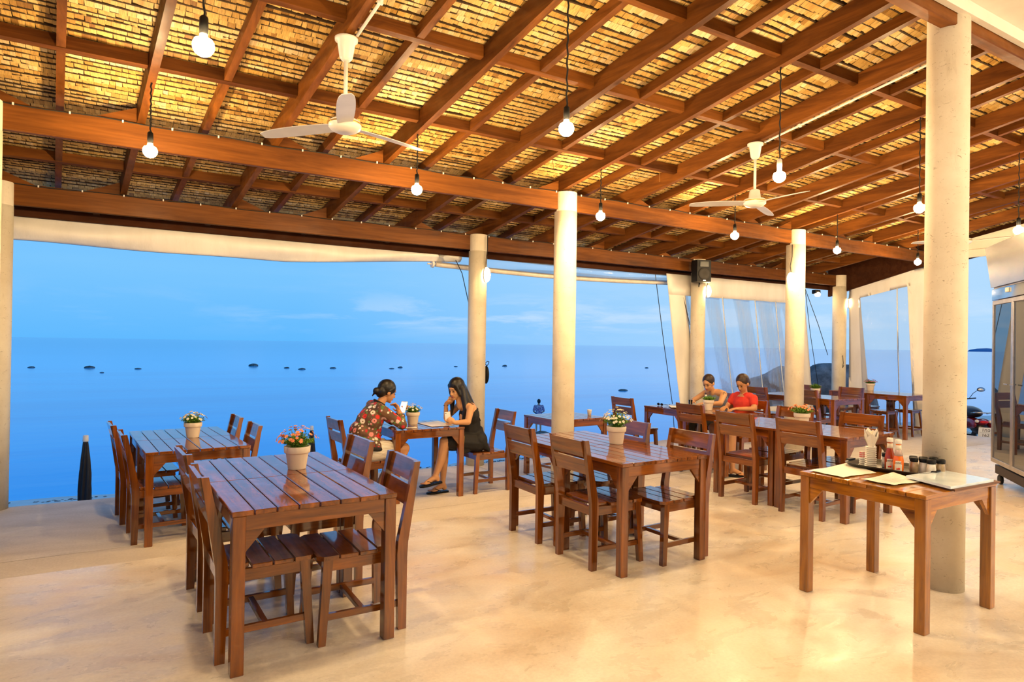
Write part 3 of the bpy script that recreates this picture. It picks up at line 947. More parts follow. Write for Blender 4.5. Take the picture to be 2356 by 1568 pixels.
def make_fan(x, y, rot, label):
    zh = 3.03; zr = roofz(y)
    t = empty('ceiling_fan', (x, y, zh), rz=rot, label=label, cat='fan', group='white three-bladed ceiling fans')
    h = zr - zh
    mb = MB(); mb.lathe([(.028, h - .16), (.045, h - .14), (.062, h - .03), (.078, h - .022), (.08, h - .004), (.07, h)], 22); mb.build('canopy', white_m, t)
    mb = MB(); mb.tube([(0, 0, .10), (0, 0, h - .13)], .014, 10); mb.build('down_rod', white_m, t)
    mb = MB(); mb.lathe([(.035, .13), (.05, .12), (.062, .035), (.10, .03), (.112, .015), (.112, -.015), (.10, -.03), (.085, -.04), (.055, -.052), (.03, -.055)], 26); mb.build('motor', white_m, t)
    mb = MB(); mb.lathe([(.1135, .012), (.1145, .010), (.1145, .004), (.1135, .002)], 26); mb.build('gold_band', gold_m, t)
    for k in range(3):
        a = k * 2 * PI / 3
        mb = MB(); n = 14; top = []; bot = []
        for i in range(n + 1):
            r = .10 + (.66 - .10) * i / n
            wd = .052 + .010 * math.sin(PI * min(1, i / n * 1.1)); 
            if i > n - 3: wd *= (.96, .86, .55)[i - (n - 2)] if i >= n - 2 else 1
            zz = -.01 - .015 * (i / n) ** 2 * (1 if k != 1 else 1)
            tilt = .20
            for s_ in (-1, 1): top.append((r, s_ * wd * math.cos(tilt), zz + s_ * wd * math.sin(tilt) + .002)); bot.append((r, s_ * wd * math.cos(tilt), zz + s_ * wd * math.sin(tilt) - .002))
        vs = top + bot; m = len(top); fs = []
        for i in range(n):
            a0, a1, b0, b1 = 2 * i, 2 * i + 1, 2 * i + 2, 2 * i + 3
            fs += [(a0, a1, b1, b0), (m + a0, m + b0, m + b1, m + a1), (a0, b0, m + b0, m + a0), (a1, m + a1, m + b1, b1)]
        fs += [(0, m, m + 1, 1), (2 * n, 2 * n + 1, m + 2 * n + 1, m + 2 * n)]
        mb.add(vs, fs, False, Rz(a)); mb.build('blade', fanblade_m, t)
    return t
make_fan(raf_x(1.117, 4.45), 4.45, D(254.7), 'white ceiling fan nearest the camera, one blade pointing away from us')
make_fan(raf_x(5.385, 4.45), 4.45, D(24), 'white ceiling fan in the middle distance')
make_fan(raf_x(9.653, 4.45) - .0, 4.45, D(25), 'white ceiling fan farthest away, half behind the big column')

def bulkhead(loc, rz, label, lit=lamp_m):
    t = empty('wall_lamp', loc, rz=rz, label=label, cat='lamp', group='oval bulkhead lamps on the columns')
    mb = MB()
    pr = [(.055 * math.cos(a), .105 * math.sin(a)) for a in [2 * PI * k / 20 for k in range(20)]]
    mb.prism(pr, 1, -.0, .02); mb.build('base', white_m, t)
    mb = MB(); mb.ell((0, -.005, 0), (.052, .055, .10), seg=16, rings=10); mb.build('diffuser', lit, t)
    mb = MB(); mb.tube([(0, .01, .10), (-.01, .0, .20), (.015, .0, .34), (.015, .0, .52)], .006, 6); mb.build('cable', cord_m, t)
    return t
bulkhead((4.14, YA - .14, 2.46), D(25), 'lit oval lamp on the column behind the woman in black')
bulkhead((8.40, YA - .14, 2.47), D(25), 'lit oval lamp under the black loudspeaker')
bulkhead((12.42, YA - .16, 2.45), D(25), 'lit oval lamp on the corner column between the curtains')
bulkhead((8.50, YB - .03, 2.56), D(-70), 'lit oval lamp on the left side of the far round column')
bulkhead((12.46, YB + .05, 2.52), D(-60), 'amber oval lamp beside the big pitted column', mk_emit('amber_bulkhead', (1, .5, .12), 14))
bulkhead((-.93, YB - .15, 2.24), D(20), 'lit oval lamp cut by the left edge of the picture')
t = empty('floodlight', (12.0, 8.12, 2.68), label='small lit floodlight under the eave beside the corner column', cat='lamp')
mb = MB(); mb.box((0, 0, 0), (.16, .10, .08), .01); mb.build('housing', black_m, t)
mb = MB(); mb.ell((0, -.03, -.05), (.07, .05, .05)); mb.build('lens', lamp_m, t)
# loudspeaker
t = empty('loudspeaker', (8.14, 7.60, 2.60), rz=D(-18), label='black loudspeaker fixed to the column under the beam', cat='speaker')
mb = MB(); mb.prism([(-.125, -.10), (.125, -.10), (.15, .05), (.10, .12), (-.10, .12), (-.15, .05)], 2, 0, .36); mb.build('cabinet', black_m, t)
mb = MB(); mb.lathe([(.105, 0), (.10, .012), (.07, .018), (.0, .02)], 24, M=T(0, -.098, .13) @ Matrix.Rotation(PI / 2, 4, 'X')); mb.build('woofer', plain('speaker_grille', (.05, .045, .04), .7), t)
mb = MB(); mb.box((0, -.102, .29), (.16, .01, .09), .01); mb.build('horn', plain('horn_black', (.004, .004, .004), .3), t)
mb = MB(); mb.box((0, -.112, .02), (.05, .004, .012)); mb.build('badge', steel_m, t)
mb = MB(); mb.tube([(0, .05, -.01), (.02, .1, -.06), (.05, .14, -.02)], .012, 6); mb.build('bracket', black_m, t)

# ================================================================== CANVAS, CURTAINS, ROPES
def sheet(name, pts_fn, nu, nv, mat, parent=None, th=.004):
    vs = []; fs = []
    for side in (0, 1):
        for j in range(nv + 1):
            for i in range(nu + 1):
                p = V(pts_fn(i / nu, j / nv)); p.y += side * th; vs.append(p)
    m = (nu + 1) * (nv + 1)
    for j in range(nv):
        for i in range(nu):
            a = j * (nu + 1) + i
            fs.append((a, a + 1, a + nu + 2, a + nu + 1)); fs.append((m + a, m + a + nu + 1, m + a + nu + 2, m + a + 1))
    for i in range(nu):
        fs.append((i, m + i, m + i + 1, i + 1)); b = nv * (nu + 1) + i; fs.append((b, b + 1, m + b + 1, m + b))
    for j in range(nv):
        a = j * (nu + 1); fs.append((a, a + nu + 1, m + a + nu + 1, m + a)); b = a + nu; fs.append((b, m + b, m + b + nu + 1, b + nu + 1))
    mb = MB(); mb.add(vs, fs, True); return mb.build(name, mat, parent)
def roll(u, v):
    x = -7 + 10.95 * u
    sag = .02 * math.sin(x * 1.3) + .015 * math.sin(x * 3.1 + 1)
    hh = .265 if x < 1.6 else .265 - (x - 1.6) / 2.35 * .165
    z = 2.76 - v * (hh + sag * .35)
    th = v * PI
    y = 8.13 - .07 * math.sin(th) - .02 * math.sin(x * 4 + v * 5) * v - .015 * math.sin((x * 2.2 - v * 4)) * math.sin(th)
    return (x, y, z)
c = tag(sheet('canvas_blind', roll, 150, 14, canvas_m, th=.06), 'white canvas blind rolled up under the eave at the left', 'blind')
# rolled clear curtain on its pipe
t = empty('rolled_curtain', label='clear plastic curtain hoisted on a white pipe between two columns', cat='curtain')
def pipe(u):
    x = 3.60 + 4.46 * u; return (x, 8.17 - .0, 2.612 - .045 * math.sin(PI * u) + .015 * u)
mb = MB(); mb.tube([pipe(k / 24) for k in range(25)], .038, 12); mb.build('pipe', plain('cream_pipe', (.80, .72, .60), .35), t)
for u, s_ in ((0, -1), (1, 1)):
    p = pipe(u); mb = MB(); mb.tube([p, (p[0] + s_ * .12, p[1], p[2] + .0)], .012, 8); mb.tube([(p[0] - .03, p[1], p[2]), (p[0] + .06 * s_, p[1], p[2])], .052, 12); mb.build('end_cap', canvas_m, t)
def plast(u, v):
    p = pipe(u); zt = 2.80; return (p[0], p[1] - .02 - .10 * math.sin(PI * v) * (1 - .3 * math.sin(u * 11)), zt + (p[2] - zt) * v)
sheet('clear_sheet', plast, 40, 8, plastic_m, t)
def curtain(name, A, B, zt, zb, top, bw, botb, label, fold=.03, yfun=None):
    """clear sheet with white canvas borders between A and B (floor points)"""
    t = empty(name, label=label, cat='curtain')
    A, B = V(A), V(B); d = (B - A); Ln = d.length; d.normalize(); nrm = V((-d.y, d.x))
    def P(s, z, off=0.0, slant=0.0):
        k = (zt(s / Ln) - z)
        s2 = s + slant * k
        f = fold * math.sin(s * 9 + z * 1.3) * .5 + fold * math.sin(s * 23 + z * 2) * .1
        q = A + d * s2 + nrm * (f * min(1, k * 2) + off); return (q.x, q.y, z)
    def border(s0, s1, za, zb_, nu, nv, nm, mat, off=0.0, sl0=.17, sl1=.17, hi=True):
        def fn(u, v):
            s = s0 + (s1 - s0) * u; z_t = za(s / Ln) if callable(za) else za; z_b = zb_(s / Ln) if callable(zb_) else zb_
            return P(s, z_t + (z_b - z_t) * v, off, sl0 + (sl1 - sl0) * u)
        return sheet(nm, fn, nu, nv, mat, t, th=.003)
    return t, border, Ln
t1, bord, Ln = curtain('clear_curtain', (7.72, 7.97), (11.35, 7.97), lambda u: 2.72, 0, 0, 0, 0, 'clear plastic storm curtain with white borders between the loudspeaker column and the corner')
bord(0, .40, 2.73, -.05, 8, 20, 'canvas_border', canvas_m)
bord(Ln - .40, Ln, 2.73, -.05, 8, 20, 'canvas_border', canvas_m)
bord(0, Ln, 2.75, 2.40, 40, 3, 'canvas_border', canvas_m, -.004)
bord(0, Ln, .42, -.05, 40, 3, 'canvas_border', canvas_m, -.004)
bord(.38, Ln - .38, 2.45, .38, 60, 24, 'clear_sheet', plastic_m)
for s in (1.30, 2.15, 2.75): bord(s, s + .022, 2.42, .4, 1, 10, 'seam', plain('seam_tape', (.75, .80, .85), .3), -.006)
zt2 = lambda u: 2.80 + .27 * u
t2, bord, Ln = curtain('clear_curtain', (12.40, 7.66), (12.40, 6.20), zt2, 0, 0, 0, 0, 'clear plastic storm curtain on the side wall behind the far high table')
bord(0, .20, zt2, -.02, 6, 20, 'canvas_border', canvas_m, 0, 0, .10)
bord(Ln - .36, Ln, zt2, -.02, 6, 20, 'canvas_border', canvas_m, 0, .06, 0)
bord(0, Ln, zt2, lambda u: zt2(u) - .30, 20, 3, 'canvas_border', canvas_m, -.004, 0, 0)
bord(0, Ln, .12, -.02, 20, 3, 'canvas_border', canvas_m, -.004, 0, 0)
bord(.18, Ln - .30, lambda u: zt2(u) - .26, .1, 40, 24, 'clear_sheet', plastic_m, 0, .05, .05)
bord(.92, .94, lambda u: zt2(u) - .28, .1, 1, 10, 'seam', plain('seam_tape', (.75, .80, .85), .3), -.006, .03, .03)
# white head strip beyond column B3
mb = MB(); mb.box((12.7, 4.4, 3.24), (.05, 3.4, .14), .01); tag(mb.build('trim_5', white_ceil_m), 'cream rail under the eave right of the big column', kind='structure')
mb = MB(); mb.hexa([(12.70, 2.1, 3.9), (12.75, 2.1, 3.9), (12.75, 6.2, 3.15), (12.70, 6.2, 3.15)], [(12.70, 2.1, 4.15), (12.75, 2.1, 4.15), (12.75, 6.2, 3.4), (12.70, 6.2, 3.4)])
tag(mb.build('trim_6', white_ceil_m), 'white gable strip above the cream rail', kind='structure')
def rope(pts, label, r=.006):
    mb = MB(); mb.tube(pts, r, 6); return tag(mb.build('rope', cord_m), label, 'rope', 'thin ropes for the curtains')
rope([(7.63, 8.15, 2.78), (7.85, 8.15, 1.6), (8.07, 8.15, .55), (8.12, 8.12, -.1)], 'thin dark rope slanting down left of the loudspeaker column')
rope([(8.00, 7.99, 2.70), (8.14, 7.97, 2.3), (8.24, 7.93, 1.9)], 'thin rope leading from the curtain pipe to the loudspeaker column')
rope([(11.62, 8.12, 2.76), (12.00, 8.06, 2.0), (12.20, 7.98, 1.40)], 'rope tied to the corner column from the eave')
rope([(11.66, 8.14, 2.76), (11.86, 8.14, 1.8), (12.12, 8.1, .60)], 'thin slack rope in the gap before the pale boulder')
rope([(3.84, 8.10, 2.74), (3.95, 8.05, 2.5), (4.02, 7.98, 2.1)], 'rope from the rolled canvas to the column with the hanging bag')
rope([(12.26, 7.70, 1.40), (12.27, 7.69, 1.25), (12.23, 7.68, 1.15), (12.27, 7.68, 1.20)], 'loop of rope knotted on the corner column')
# bag hanging on the column
t = empty('bag', (4.225, YA - .02, 1.10), label='slim black bag hanging on the right of the column behind the woman in black', cat='bag')
mb = MB(); mb.ell((0, 0, 0), (.035, .06, .125), seg=14, rings=10); mb.build('body', black_m, t)
mb = MB(); mb.tube([(0, -.01, .12), (-.03, -.02, .16), (0.0, -.03, .185), (.03, -.02, .18), (.03, -.01, .15), (0, -.01, .12)], .005, 6); mb.build('strap', black_m, t)

# ================================================================== THINGS ON THE TABLES
def pot(x, y, z, petals, label, seed, spread=.10, nfl=46, tall=.10, r=.072, foliage_only=False):
    t = empty('potted_flowers', (x, y, z), label=label, cat='plant', group='flower pots on the tables')
    k = r / .072; rg = random.Random(seed)
    mb = MB(); mb.lathe([(.048 * k, 0), (.050 * k, .004), (.062 * k, .092), (.0635 * k, .096), (.070 * k, .098), (.072 * k, .102), (.074 * k, .134), (.072 * k, .138), (.066 * k, .138), (.064 * k, .120)], 28)
    mb.build('pot', pot_m, t)
    mb = MB(); mb.lathe([(.064 * k, .118), (.0, .124)], 14); mb.build('soil', soil_m, t)
    mb = MB(); tips = []
    for i in range(150):
        a = rg.uniform(0, 2 * PI); rad = spread * math.sqrt(rg.random()); h = .128 + tall * (1 - (rad / spread) ** 2 * .55) * rg.uniform(.55, 1)
        b0 = V((rg.uniform(-.04, .04), rg.uniform(-.04, .04), .12)); tip = V((rad * math.cos(a), rad * math.sin(a), h)); mid = (b0 + tip) / 2 + V((0, 0, .012))
        mb.tube([b0, mid, tip], .0013, 3, False)
        for q in range(5):
            p = b0.lerp(tip, rg.uniform(.35, 1)); dr = V((rg.uniform(-1, 1), rg.uniform(-1, 1), rg.uniform(-.2, 1))).normalized() * rg.uniform(.018, .034)
            sd = dr.cross(V((0, 0, 1))).normalized() * .0042 if dr.cross(V((0, 0, 1))).length > 1e-4 else V((.003, 0, 0))
            mb.add([p, p + dr * .5 + sd, p + dr, p + dr * .5 - sd], [(0, 1, 2, 3)])
    tag(mb.build('foliage', leaf_m, t, fix=False), kind='stuff')
    if petals is not None:
        mb = MB(); mc = MB()
        for i in range(nfl):
            a = rg.uniform(0, 2 * PI); rad = (spread + .02) * math.sqrt(rg.random()) ; h = .145 + tall * (1.05 - (rad / (spread + .02)) ** 2 * .75) * rg.uniform(.85, 1.1)
            c = V((rad * math.cos(a), rad * math.sin(a), h)); nrm = (c - V((0, 0, .10))).normalized(); a1 = nrm.cross(V((1, 0, .1))).normalized(); a2 = nrm.cross(a1)
            R = rg.uniform(.011, .016)
            vs = [c]; n = 12
            for j in range(n):
                rr_ = R * (1 if j % 2 else .62); an = 2 * PI * j / n
                vs.append(c + (a1 * math.cos(an) + a2 * math.sin(an)) * rr_ + nrm * .002)
            mb.add(vs, [(0, 1 + j, 1 + (j + 1) % n) for j in range(n)])
            mc.ell(c + nrm * .002, (.003, .003, .003), seg=6, rings=4)
        tag(mb.build('blossoms', petals, t, fix=False), kind='stuff'); tag(mc.build('blossom_centres', plain('flower_centre', (.75, .5, .08), .6), t), kind='stuff')
    return t
pot(.885, 4.04, .75, pink_m, 'cream pot of coral flowers on the nearest table', 1, .105, 60, .105, .076)
pot(.51, 6.62, .75 - S_, daisy_m, 'cream pot of white daisies on the far left table', 2, .105, 52, .085, .076)
pot(2.70, 6.68, .75 - S_, daisy_m, 'cream pot of white daisies between the two women', 3, .09, 46, .08, .076)
pot(3.33, 3.97, .75, daisy_m, 'cream pot of white flowers spilling left on the middle table', 4, .11, 80, .125, .076)
pot(5.74, 4.02, .75, pink_m, 'cream pot of loose orange flowers behind the chair backs on the right table', 5, .12, 50, .075, .076)
pot(6.62, 6.02, .69, None, 'cream pot of green shoots before the woman in grey', 6, .10, 0, .06, .07)
pot(12.03, 7.00, .75, mauve_m, 'cream pot of mauve flowers on the far table by the curtain', 7, .10, 46, .07, .08)
pot(9.50, 6.42, .75, None, 'pot of green shoots on the table beyond the far round column', 8, .09, 0, .09, .07)

def paper(name, quad, z, label, wav=.004, cat='paper', ragged=False, mat=paper_m, lines=False):
    P = [V((*q, 0)) for q in quad]; n = 16; vs = []; fs = []; rg = random.Random(len(label))
    for j in range(n + 1):
        for i in range(n + 1):
            u, v = i / n, j / n
            if ragged and (j in (0, n)): v += rg.uniform(-.012, .012)
            p = P[0].lerp(P[1], u).lerp(P[3].lerp(P[2], u), v)
            p.z = z + wav * (1 + math.sin(u * 5 + v * 3) * .6) * (abs(u - .5) + abs(v - .5)) + .0006
            vs.append(p)
    for j in range(n):
        for i in range(n): a = j * (n + 1) + i; fs.append((a, a + 1, a + n + 2, a + n + 1))
    mb = MB(); mb.add(vs, fs, True)
    o = tag(mb.build(name, mat), label, cat)
    if lines:
        ml = MB()
        for k in range(11):
            v = .14 + k * .068; a = P[0].lerp(P[1], .12).lerp(P[3].lerp(P[2], .12), v); b = P[0].lerp(P[1], .45 + .4 * rg.random()).lerp(P[3].lerp(P[2], .45 + .4 * rg.random()), v)
            d = (b - a).normalized(); s = V((-d.y, d.x, 0)) * .0018
            zz = z + wav * 1.7 + .0016
            ml.add([(p.x, p.y, zz) for p in (a - s, b - s, b + s, a + s)], [(0, 1, 2, 3)])
        ml.build('print', plain('pale_ink', (.35, .38, .42), .6), o, fix=False)
    return o
paper('menu_sheet', [(3.70, 2.31), (4.05, 2.31), (4.20, 2.585), (3.71, 2.545)], .75, 'glossy white menu sheet on the left end of the side table', .006, 'paper', True)
paper('menu_sheet', [(3.74, 2.03), (4.03, 2.02), (4.10, 2.235), (3.73, 2.225)], .752, 'curled printed sheet in the middle of the side table', .008, 'paper', True, lines=True)
# folders
def slabq(name, quad, z0, th, mat, label, cat):
    mb = MB(); mb.hexa([(x, y, z0) for x, y in quad], [(x, y, z0 + th) for x, y in quad]); return tag(mb.build(name, mat), label, cat)
slabq('menu_board', [(3.915, 1.80), (4.42, 1.79), (4.43, 2.08), (4.04, 2.09)], .751, .012, plain('brown_board', (.16, .07, .03), .5), 'dark brown menu board under the white one at the right end of the side table', 'menu')
slabq('menu_board', [(3.90, 1.815), (4.36, 1.80), (4.40, 2.10), (4.00, 2.105)], .7635, .014, plain('pale_board', (.74, .88, .98), .12, coat=.5), 'glossy white menu board on top of the brown one on the side table', 'menu')
# tray
tray_c = (4.26, 2.335); tr_rz = D(97)
t = empty('tray', (tray_c[0], tray_c[1], .7505), rz=tr_rz, label='black oval-edged serving tray holding the condiments on the side table', cat='tray')
def superell(a, b, n=40, e=4): return [(a * abs(math.cos(t_)) ** (2 / e) * (1 if math.cos(t_) > 0 else -1), b * abs(math.sin(t_)) ** (2 / e) * (1 if math.sin(t_) > 0 else -1)) for t_ in [2 * PI * k / n for k in range(n)]]
mb = MB(); rings = [(superell(.215, .135), 0), (superell(.22, .14), .003), (superell(.25, .17), .028), (superell(.254, .174), .028), (superell(.252, .172), .023), (superell(.222, .142), -.0)]
vs = []; fs = []; n = 40
for pr, z in rings: vs += [(x, y, z + .0005) for x, y in pr]
for i in range(len(rings) - 1):
    for k in range(n): k2 = (k + 1) % n; fs.append((i * n + k, i * n + k2, (i + 1) * n + k2, (i + 1) * n + k))
fs.append(tuple(range(n))); mb.add(vs, fs, True); mb.build('dish', plain('black_tray', (.018, .014, .012), .35), t)
for s_ in (-1, 1):
    mb = MB(); mb.prism([(s_ * .245, -.045), (s_ * .272, -.030), (s_ * .272, .030), (s_ * .245, .045)], 2, .022, .034); mb.build('handle', black_m, t)
TZ = .7545
# napkins in a stack of cups
cup_m = plain('white_plastic_cup', (.88, .84, .76), .4, var=.02)
def cup_stack(x, y, n, label):
    t = empty('cup_stack', (x, y, TZ), label=label, cat='cups')
    for i in range(n):
        mb = MB(); z = i * .0125
        mb.lathe([(.026, z), (.031, z + .0095), (.0335, z + .0098), (.0335, z + .0118), (.030, z + .012)], 22); mb.build('cup', cup_m, t)
    return t
cup_stack(4.185, 2.425, 11, 'stack of white cups at the left end of the tray')
t = empty('napkin_bunch', (4.185, 2.425, TZ + .138), label='bunch of white paper napkins standing in the top cup', cat='napkins')
for i in range(9):
    a = i * 2 * PI / 9 + .3; mb = MB(); h = .105 + .02 * math.sin(i * 2.3) + (.028 if i == 7 else 0); wdt = .034
    b = V((math.cos(a) * .012, math.sin(a) * .012, 0)); tp = V((math.cos(a) * .042, math.sin(a) * .042, h)); s_ = V((-math.sin(a), math.cos(a), 0))
    mb.add([b - s_ * .012, b + s_ * .012, b.lerp(tp, .6) + s_ * wdt * .8, b.lerp(tp, .75) + s_ * wdt * .7, tp, b.lerp(tp, .75) - s_ * wdt * .7, b.lerp(tp, .6) - s_ * wdt * .8], [(0, 1, 2, 6), (6, 2, 3, 5), (5, 3, 4)])
    mb.add([p + V((math.cos(a), math.sin(a), 0)) * .0012 for p in mb.v[:7]], [(6, 2, 1, 0), (5, 3, 2, 6), (4, 3, 5)])
    mb.build('napkin', paper_m, t, fix=False)
# small box of toothpicks
t = empty('toothpick_holder', (4.205, 2.497, TZ), label='small white holder with a red-printed packet left of the cups', cat='holder')
mb = MB()
for k in range(4): mb.lathe([(.016, k * .013), (.018, k * .013 + .012)], 14)
mb.build('cups', cup_m, t)
mb = MB(); mb.box((0, 0, .072), (.022, .026, .045), .002); mb.build('packet', paper_m, t)
mb = MB()
for r_ in range(3):
    for c_ in range(2): mb.box((-.0115, -.006 + c_ * .012, .060 + r_ * .012), (.001, .008, .008)); mb.box((-.006 + c_ * .010, -.0135, .060 + r_ * .012), (.007, .001, .008))
mb.build('red_print', plain('red_ink', (.70, .05, .04), .5), t)
# ketchup bottles
def text_obj(s, size, mat, parent, mtx, name='lettering', ext=.0004):
    cu = bpy.data.curves.new(name, 'FONT'); cu.body = s; cu.size = size; cu.extrude = ext; cu.align_x = 'CENTER'; cu.align_y = 'CENTER'
    o = bpy.data.objects.new(name, cu); COL.objects.link(o)
    dg = bpy.context.evaluated_depsgraph_get(); me = bpy.data.meshes.new_from_object(o.evaluated_get(dg)); bpy.data.objects.remove(o); bpy.data.curves.remove(cu)
    me.materials.clear(); me.materials.append(mat); me.transform(mtx)
    o = bpy.data.objects.new(name, me); COL.objects.link(o); o.parent = parent; return o
label_m = plain('cream_label', (.86, .78, .62), .5, var=.02)
ink_m = plain('dark_ink', (.05, .03, .02), .5)
redink_m = plain('tomato_red', (.75, .05, .02), .4)
def ketchup(x, y, label, sauce, full, word):
    ang = math.atan2(-y, -x)     # label turned to the room
    t = empty('sauce_bottle', (x, y, TZ), rz=ang - PI / 2 + PI, label=label, cat='bottle')
    mb = MB(); mb.lathe([(.024, 0), (.029, .004), (.030, .05), (.030, .075), (.025, .105), (.0165, .135), (.0145, .165), (.015, .182)], 24); mb.build('glass', sauce, t)
    if not full:
        mb = MB(); mb.lathe([(.0252, .106), (.017, .136), (.0152, .152)], 24); mb.build('clear_neck', plain('smeared_glass', (.62, .45, .40), .15, coat=.6), t)
    mb = MB(); mb.lathe([(.0165, .180), (.0185, .183), (.0185, .203), (.0165, .207), (.0, .208)], 22); mb.build('cap', white_m, t)
    mb = MB(); mb.lathe([(.0168, .142), (.0160, .160), (.0160, .172), (.0156, .173)], 22); mb.build('neck_label', label_m, t)
    # front label: keystone plaque, curved round the bottle
    def arcq(w0, z0, z1, r, nm, m):
        mb = MB(); vs = []; n = 8
        for z in (z0, z1):
            for i in range(n + 1):
                a = -PI / 2 + (i / n - .5) * 2 * w0 / r; vs.append((r * math.cos(a), r * math.sin(a), z))
        mb.add(vs, [(i, i + 1, n + 2 + i, n + 1 + i) for i in range(n)], True); return mb.build(nm, m, t, fix=False)
    arcq(.021, .012, .055, .0306, 'front_label', label_m); arcq(.016, .055, .076, .0306, 'front_label', label_m)
    text_obj(word, .0125, ink_m, t, T(0, -.0315, .064) @ Matrix.Rotation(PI / 2, 4, 'X'))
    mb = MB(); mb.ell((0.004, -.0312, .028), (.007, .0015, .0065), seg=10, rings=6); mb.ell((-.006, -.0310, .026), (.005, .0015, .005), seg=10, rings=6); mb.build('tomato_print', redink_m, t)
    return t
ketchup(4.205, 2.315, 'squat-shouldered tomato sauce bottle, darker red, left of the pair', plain('dark_sauce', (.40, .045, .002), .2, coat=.3), True, 'HEINZ')
ketchup(4.175, 2.245, 'chilli sauce bottle with clear neck and bright orange-red sauce, right of the pair', plain('bright_sauce', (.90, .17, .003), .2, coat=.3), False, 'HEINZ')
jar_g = plain('jar_with_powder', (.88, .83, .72), .25, coat=.3, var=.12, scale=30)
def jar(x, y, label, k=1.0, tone=jar_g):
    k *= 1.12
    t = empty('spice_jar', (x, y, TZ), label=label, cat='jar', group='black-lidded shakers on the tray')
    mb = MB(); mb.lathe([(.021 * k, 0), (.0235 * k, .004), (.0235 * k, .038), (.020 * k, .064), (.0195 * k, .070)], 18); mb.build('glass', tone, t)
    mb = MB(); mb.lathe([(.022 * k, .069), (.023 * k, .072), (.023 * k, .090), (.021 * k, .094), (.008 * k, .0945)], 18); mb.build('lid', black_m, t)
    return t
jar_b = plain('jar_with_brown_powder', (.50, .36, .20), .15, coat=.7, var=.2, scale=30)
jar(4.29, 2.385, 'shaker behind the darker sauce bottle'); jar(4.27, 2.20, 'small shaker right behind the orange sauce bottle', .9, jar_b)
jar(4.33, 2.235, 'shaker with a pale lid top, second row', .9); jar(4.30, 2.155, 'white-powder shaker in the front row, third from the right')
jar(4.35, 2.185, 'shaker half hidden in the back row'); jar(4.285, 2.105, 'white-powder shaker in the front row, second from the right')
jar(4.40, 2.15, 'shaker at the far right back of the tray'); jar(4.355, 2.085, 'brown-powder shaker at the right end of the tray', 1, jar_b)
# on the tattooed woman's table
t = empty('beer_bottle', (6.74, 6.18, .69), label='brown beer bottle beside the pot of green shoots', cat='bottle')
mb = MB(); mb.lathe([(.028, 0), (.031, .005), (.031, .10), (.028, .125), (.014, .165), (.0125, .205), (.013, .22)], 20); mb.build('glass', plain('brown_glass', (.06, .022, .008), .08, coat=.8), t)
mb = MB(); mb.lathe([(.0315, .035), (.0315, .085)], 20); mb.build('label', label_m, t)
mb = MB(); mb.lathe([(.0145, .165), (.0135, .19)], 16); mb.build('neck_label', label_m, t)
mb = MB(); mb.lathe([(.034, .0), (.036, .002), (.036, .035), (.034, .036)], 20); mb.build('green_sleeve', plain('green_sleeve', (.02, .22, .05), .5), t)
t = empty('glass', (6.62, 6.34, .69), label='small clear drinking glass left of the beer bottle', cat='glass')
mb = MB(); mb.lathe([(.022, 0), (.028, .11), (.026, .11), (.021, .004)], 18); gm, gnt = new_mat('clear_glass'); bsdf(gnt, (.95, .95, .95), .03, **{'Transmission Weight': 1.0}); mb.build('tumbler', gm, t)
paper('newspaper', [(6.30, 6.38), (6.52, 6.22), (6.78, 6.48), (6.52, 6.66)], .692, 'open newspaper lying on the beer bottle table', .010, 'newspaper', lines=True)
t = empty('pair_of_sunglasses', (6.42, 6.72, .695), label='dark sunglasses at the sea end of the beer bottle table', cat='glasses')
for s_ in (-1, 1):
    mb = MB(); mb.ell((0, s_ * .033, .018), (.006, .028, .018)); mb.build('lens', black_m, t)
    mb = MB(); mb.tube([(0, s_ * .06, .022), (.09, s_ * .055, .008)], .003, 6); mb.build('temple', black_m, t)
# women's table
paper('menu_sheet', [(2.80, 6.38), (3.08, 6.40), (3.06, 6.80), (2.78, 6.78)], .75 - S_, 'white sheet on the table before the woman in black', .004)
paper('receipt', [(2.50, 6.36), (2.62, 6.35), (2.64, 6.43), (2.52, 6.44)], .75 - S_, 'small white slip beside the elbow of the woman in the floral jacket', .004)
t = empty('paper_cup', (5.10, 6.62, .75 - S_), label='small white cup on the table behind the round column', cat='cup')
mb = MB(); mb.lathe([(.022, 0), (.03, .07), (.031, .075), (.028, .072)], 16); mb.build('cup_body', cup_m, t)

# ================================================================== CABINET
t = empty('display_fridge', (8.65, 3.59, 0), rz=math.atan2(-.59, -.74), label='tall steel and glass drinks cabinet at the right edge on a dark trolley', cat='fridge')
# local +X runs along the front (to the right in view), local -Y... front plane is y=0, body goes to +Y
Wd, Dp = 1.25, .62
def fb(nm, c, d, m, par=t, ch=.004): mb = MB(); mb.box(c, d, ch); return mb.build(nm, m, par)
in_m = plain('cabinet_inside', (.05, .05, .05), .4)
fb('body', (Wd / 2, Dp / 2 + .02, 1.18), (Wd, Dp - .04, 1.86), in_m)
gl_m, gnt = new_mat('tinted_glass'); bsdf(gnt, (.012, .018, .025), .015, spec=1.0, ior=1.9)
for k in (0, 1):
    x0 = k * Wd / 2; d = empty('door', (0, 0, 0), parent=t); w_ = Wd / 2
    fb('frame', (x0 + .018, -.0, 1.18), (.032, .03, 1.86), alu_m, d); fb('frame', (x0 + w_ - .018, 0, 1.18), (.032, .03, 1.86), alu_m, d)
    fb('frame', (x0 + w_ / 2, 0, .275), (w_ - .04, .03, .05), alu_m, d); fb('frame', (x0 + w_ / 2, 0, 2.085), (w_ - .04, .03, .05), alu_m, d)
    fb('pane', (x0 + w_ / 2, .004, 1.18), (w_ - .06, .012, 1.78), gl_m, d, 0)
    xh = x0 + (w_ - .06 if k == 0 else .06)
    fb('handle', (xh + (.03 if k else -.03), -.04, 1.17), (.11, .012, .014), steel_m, d)
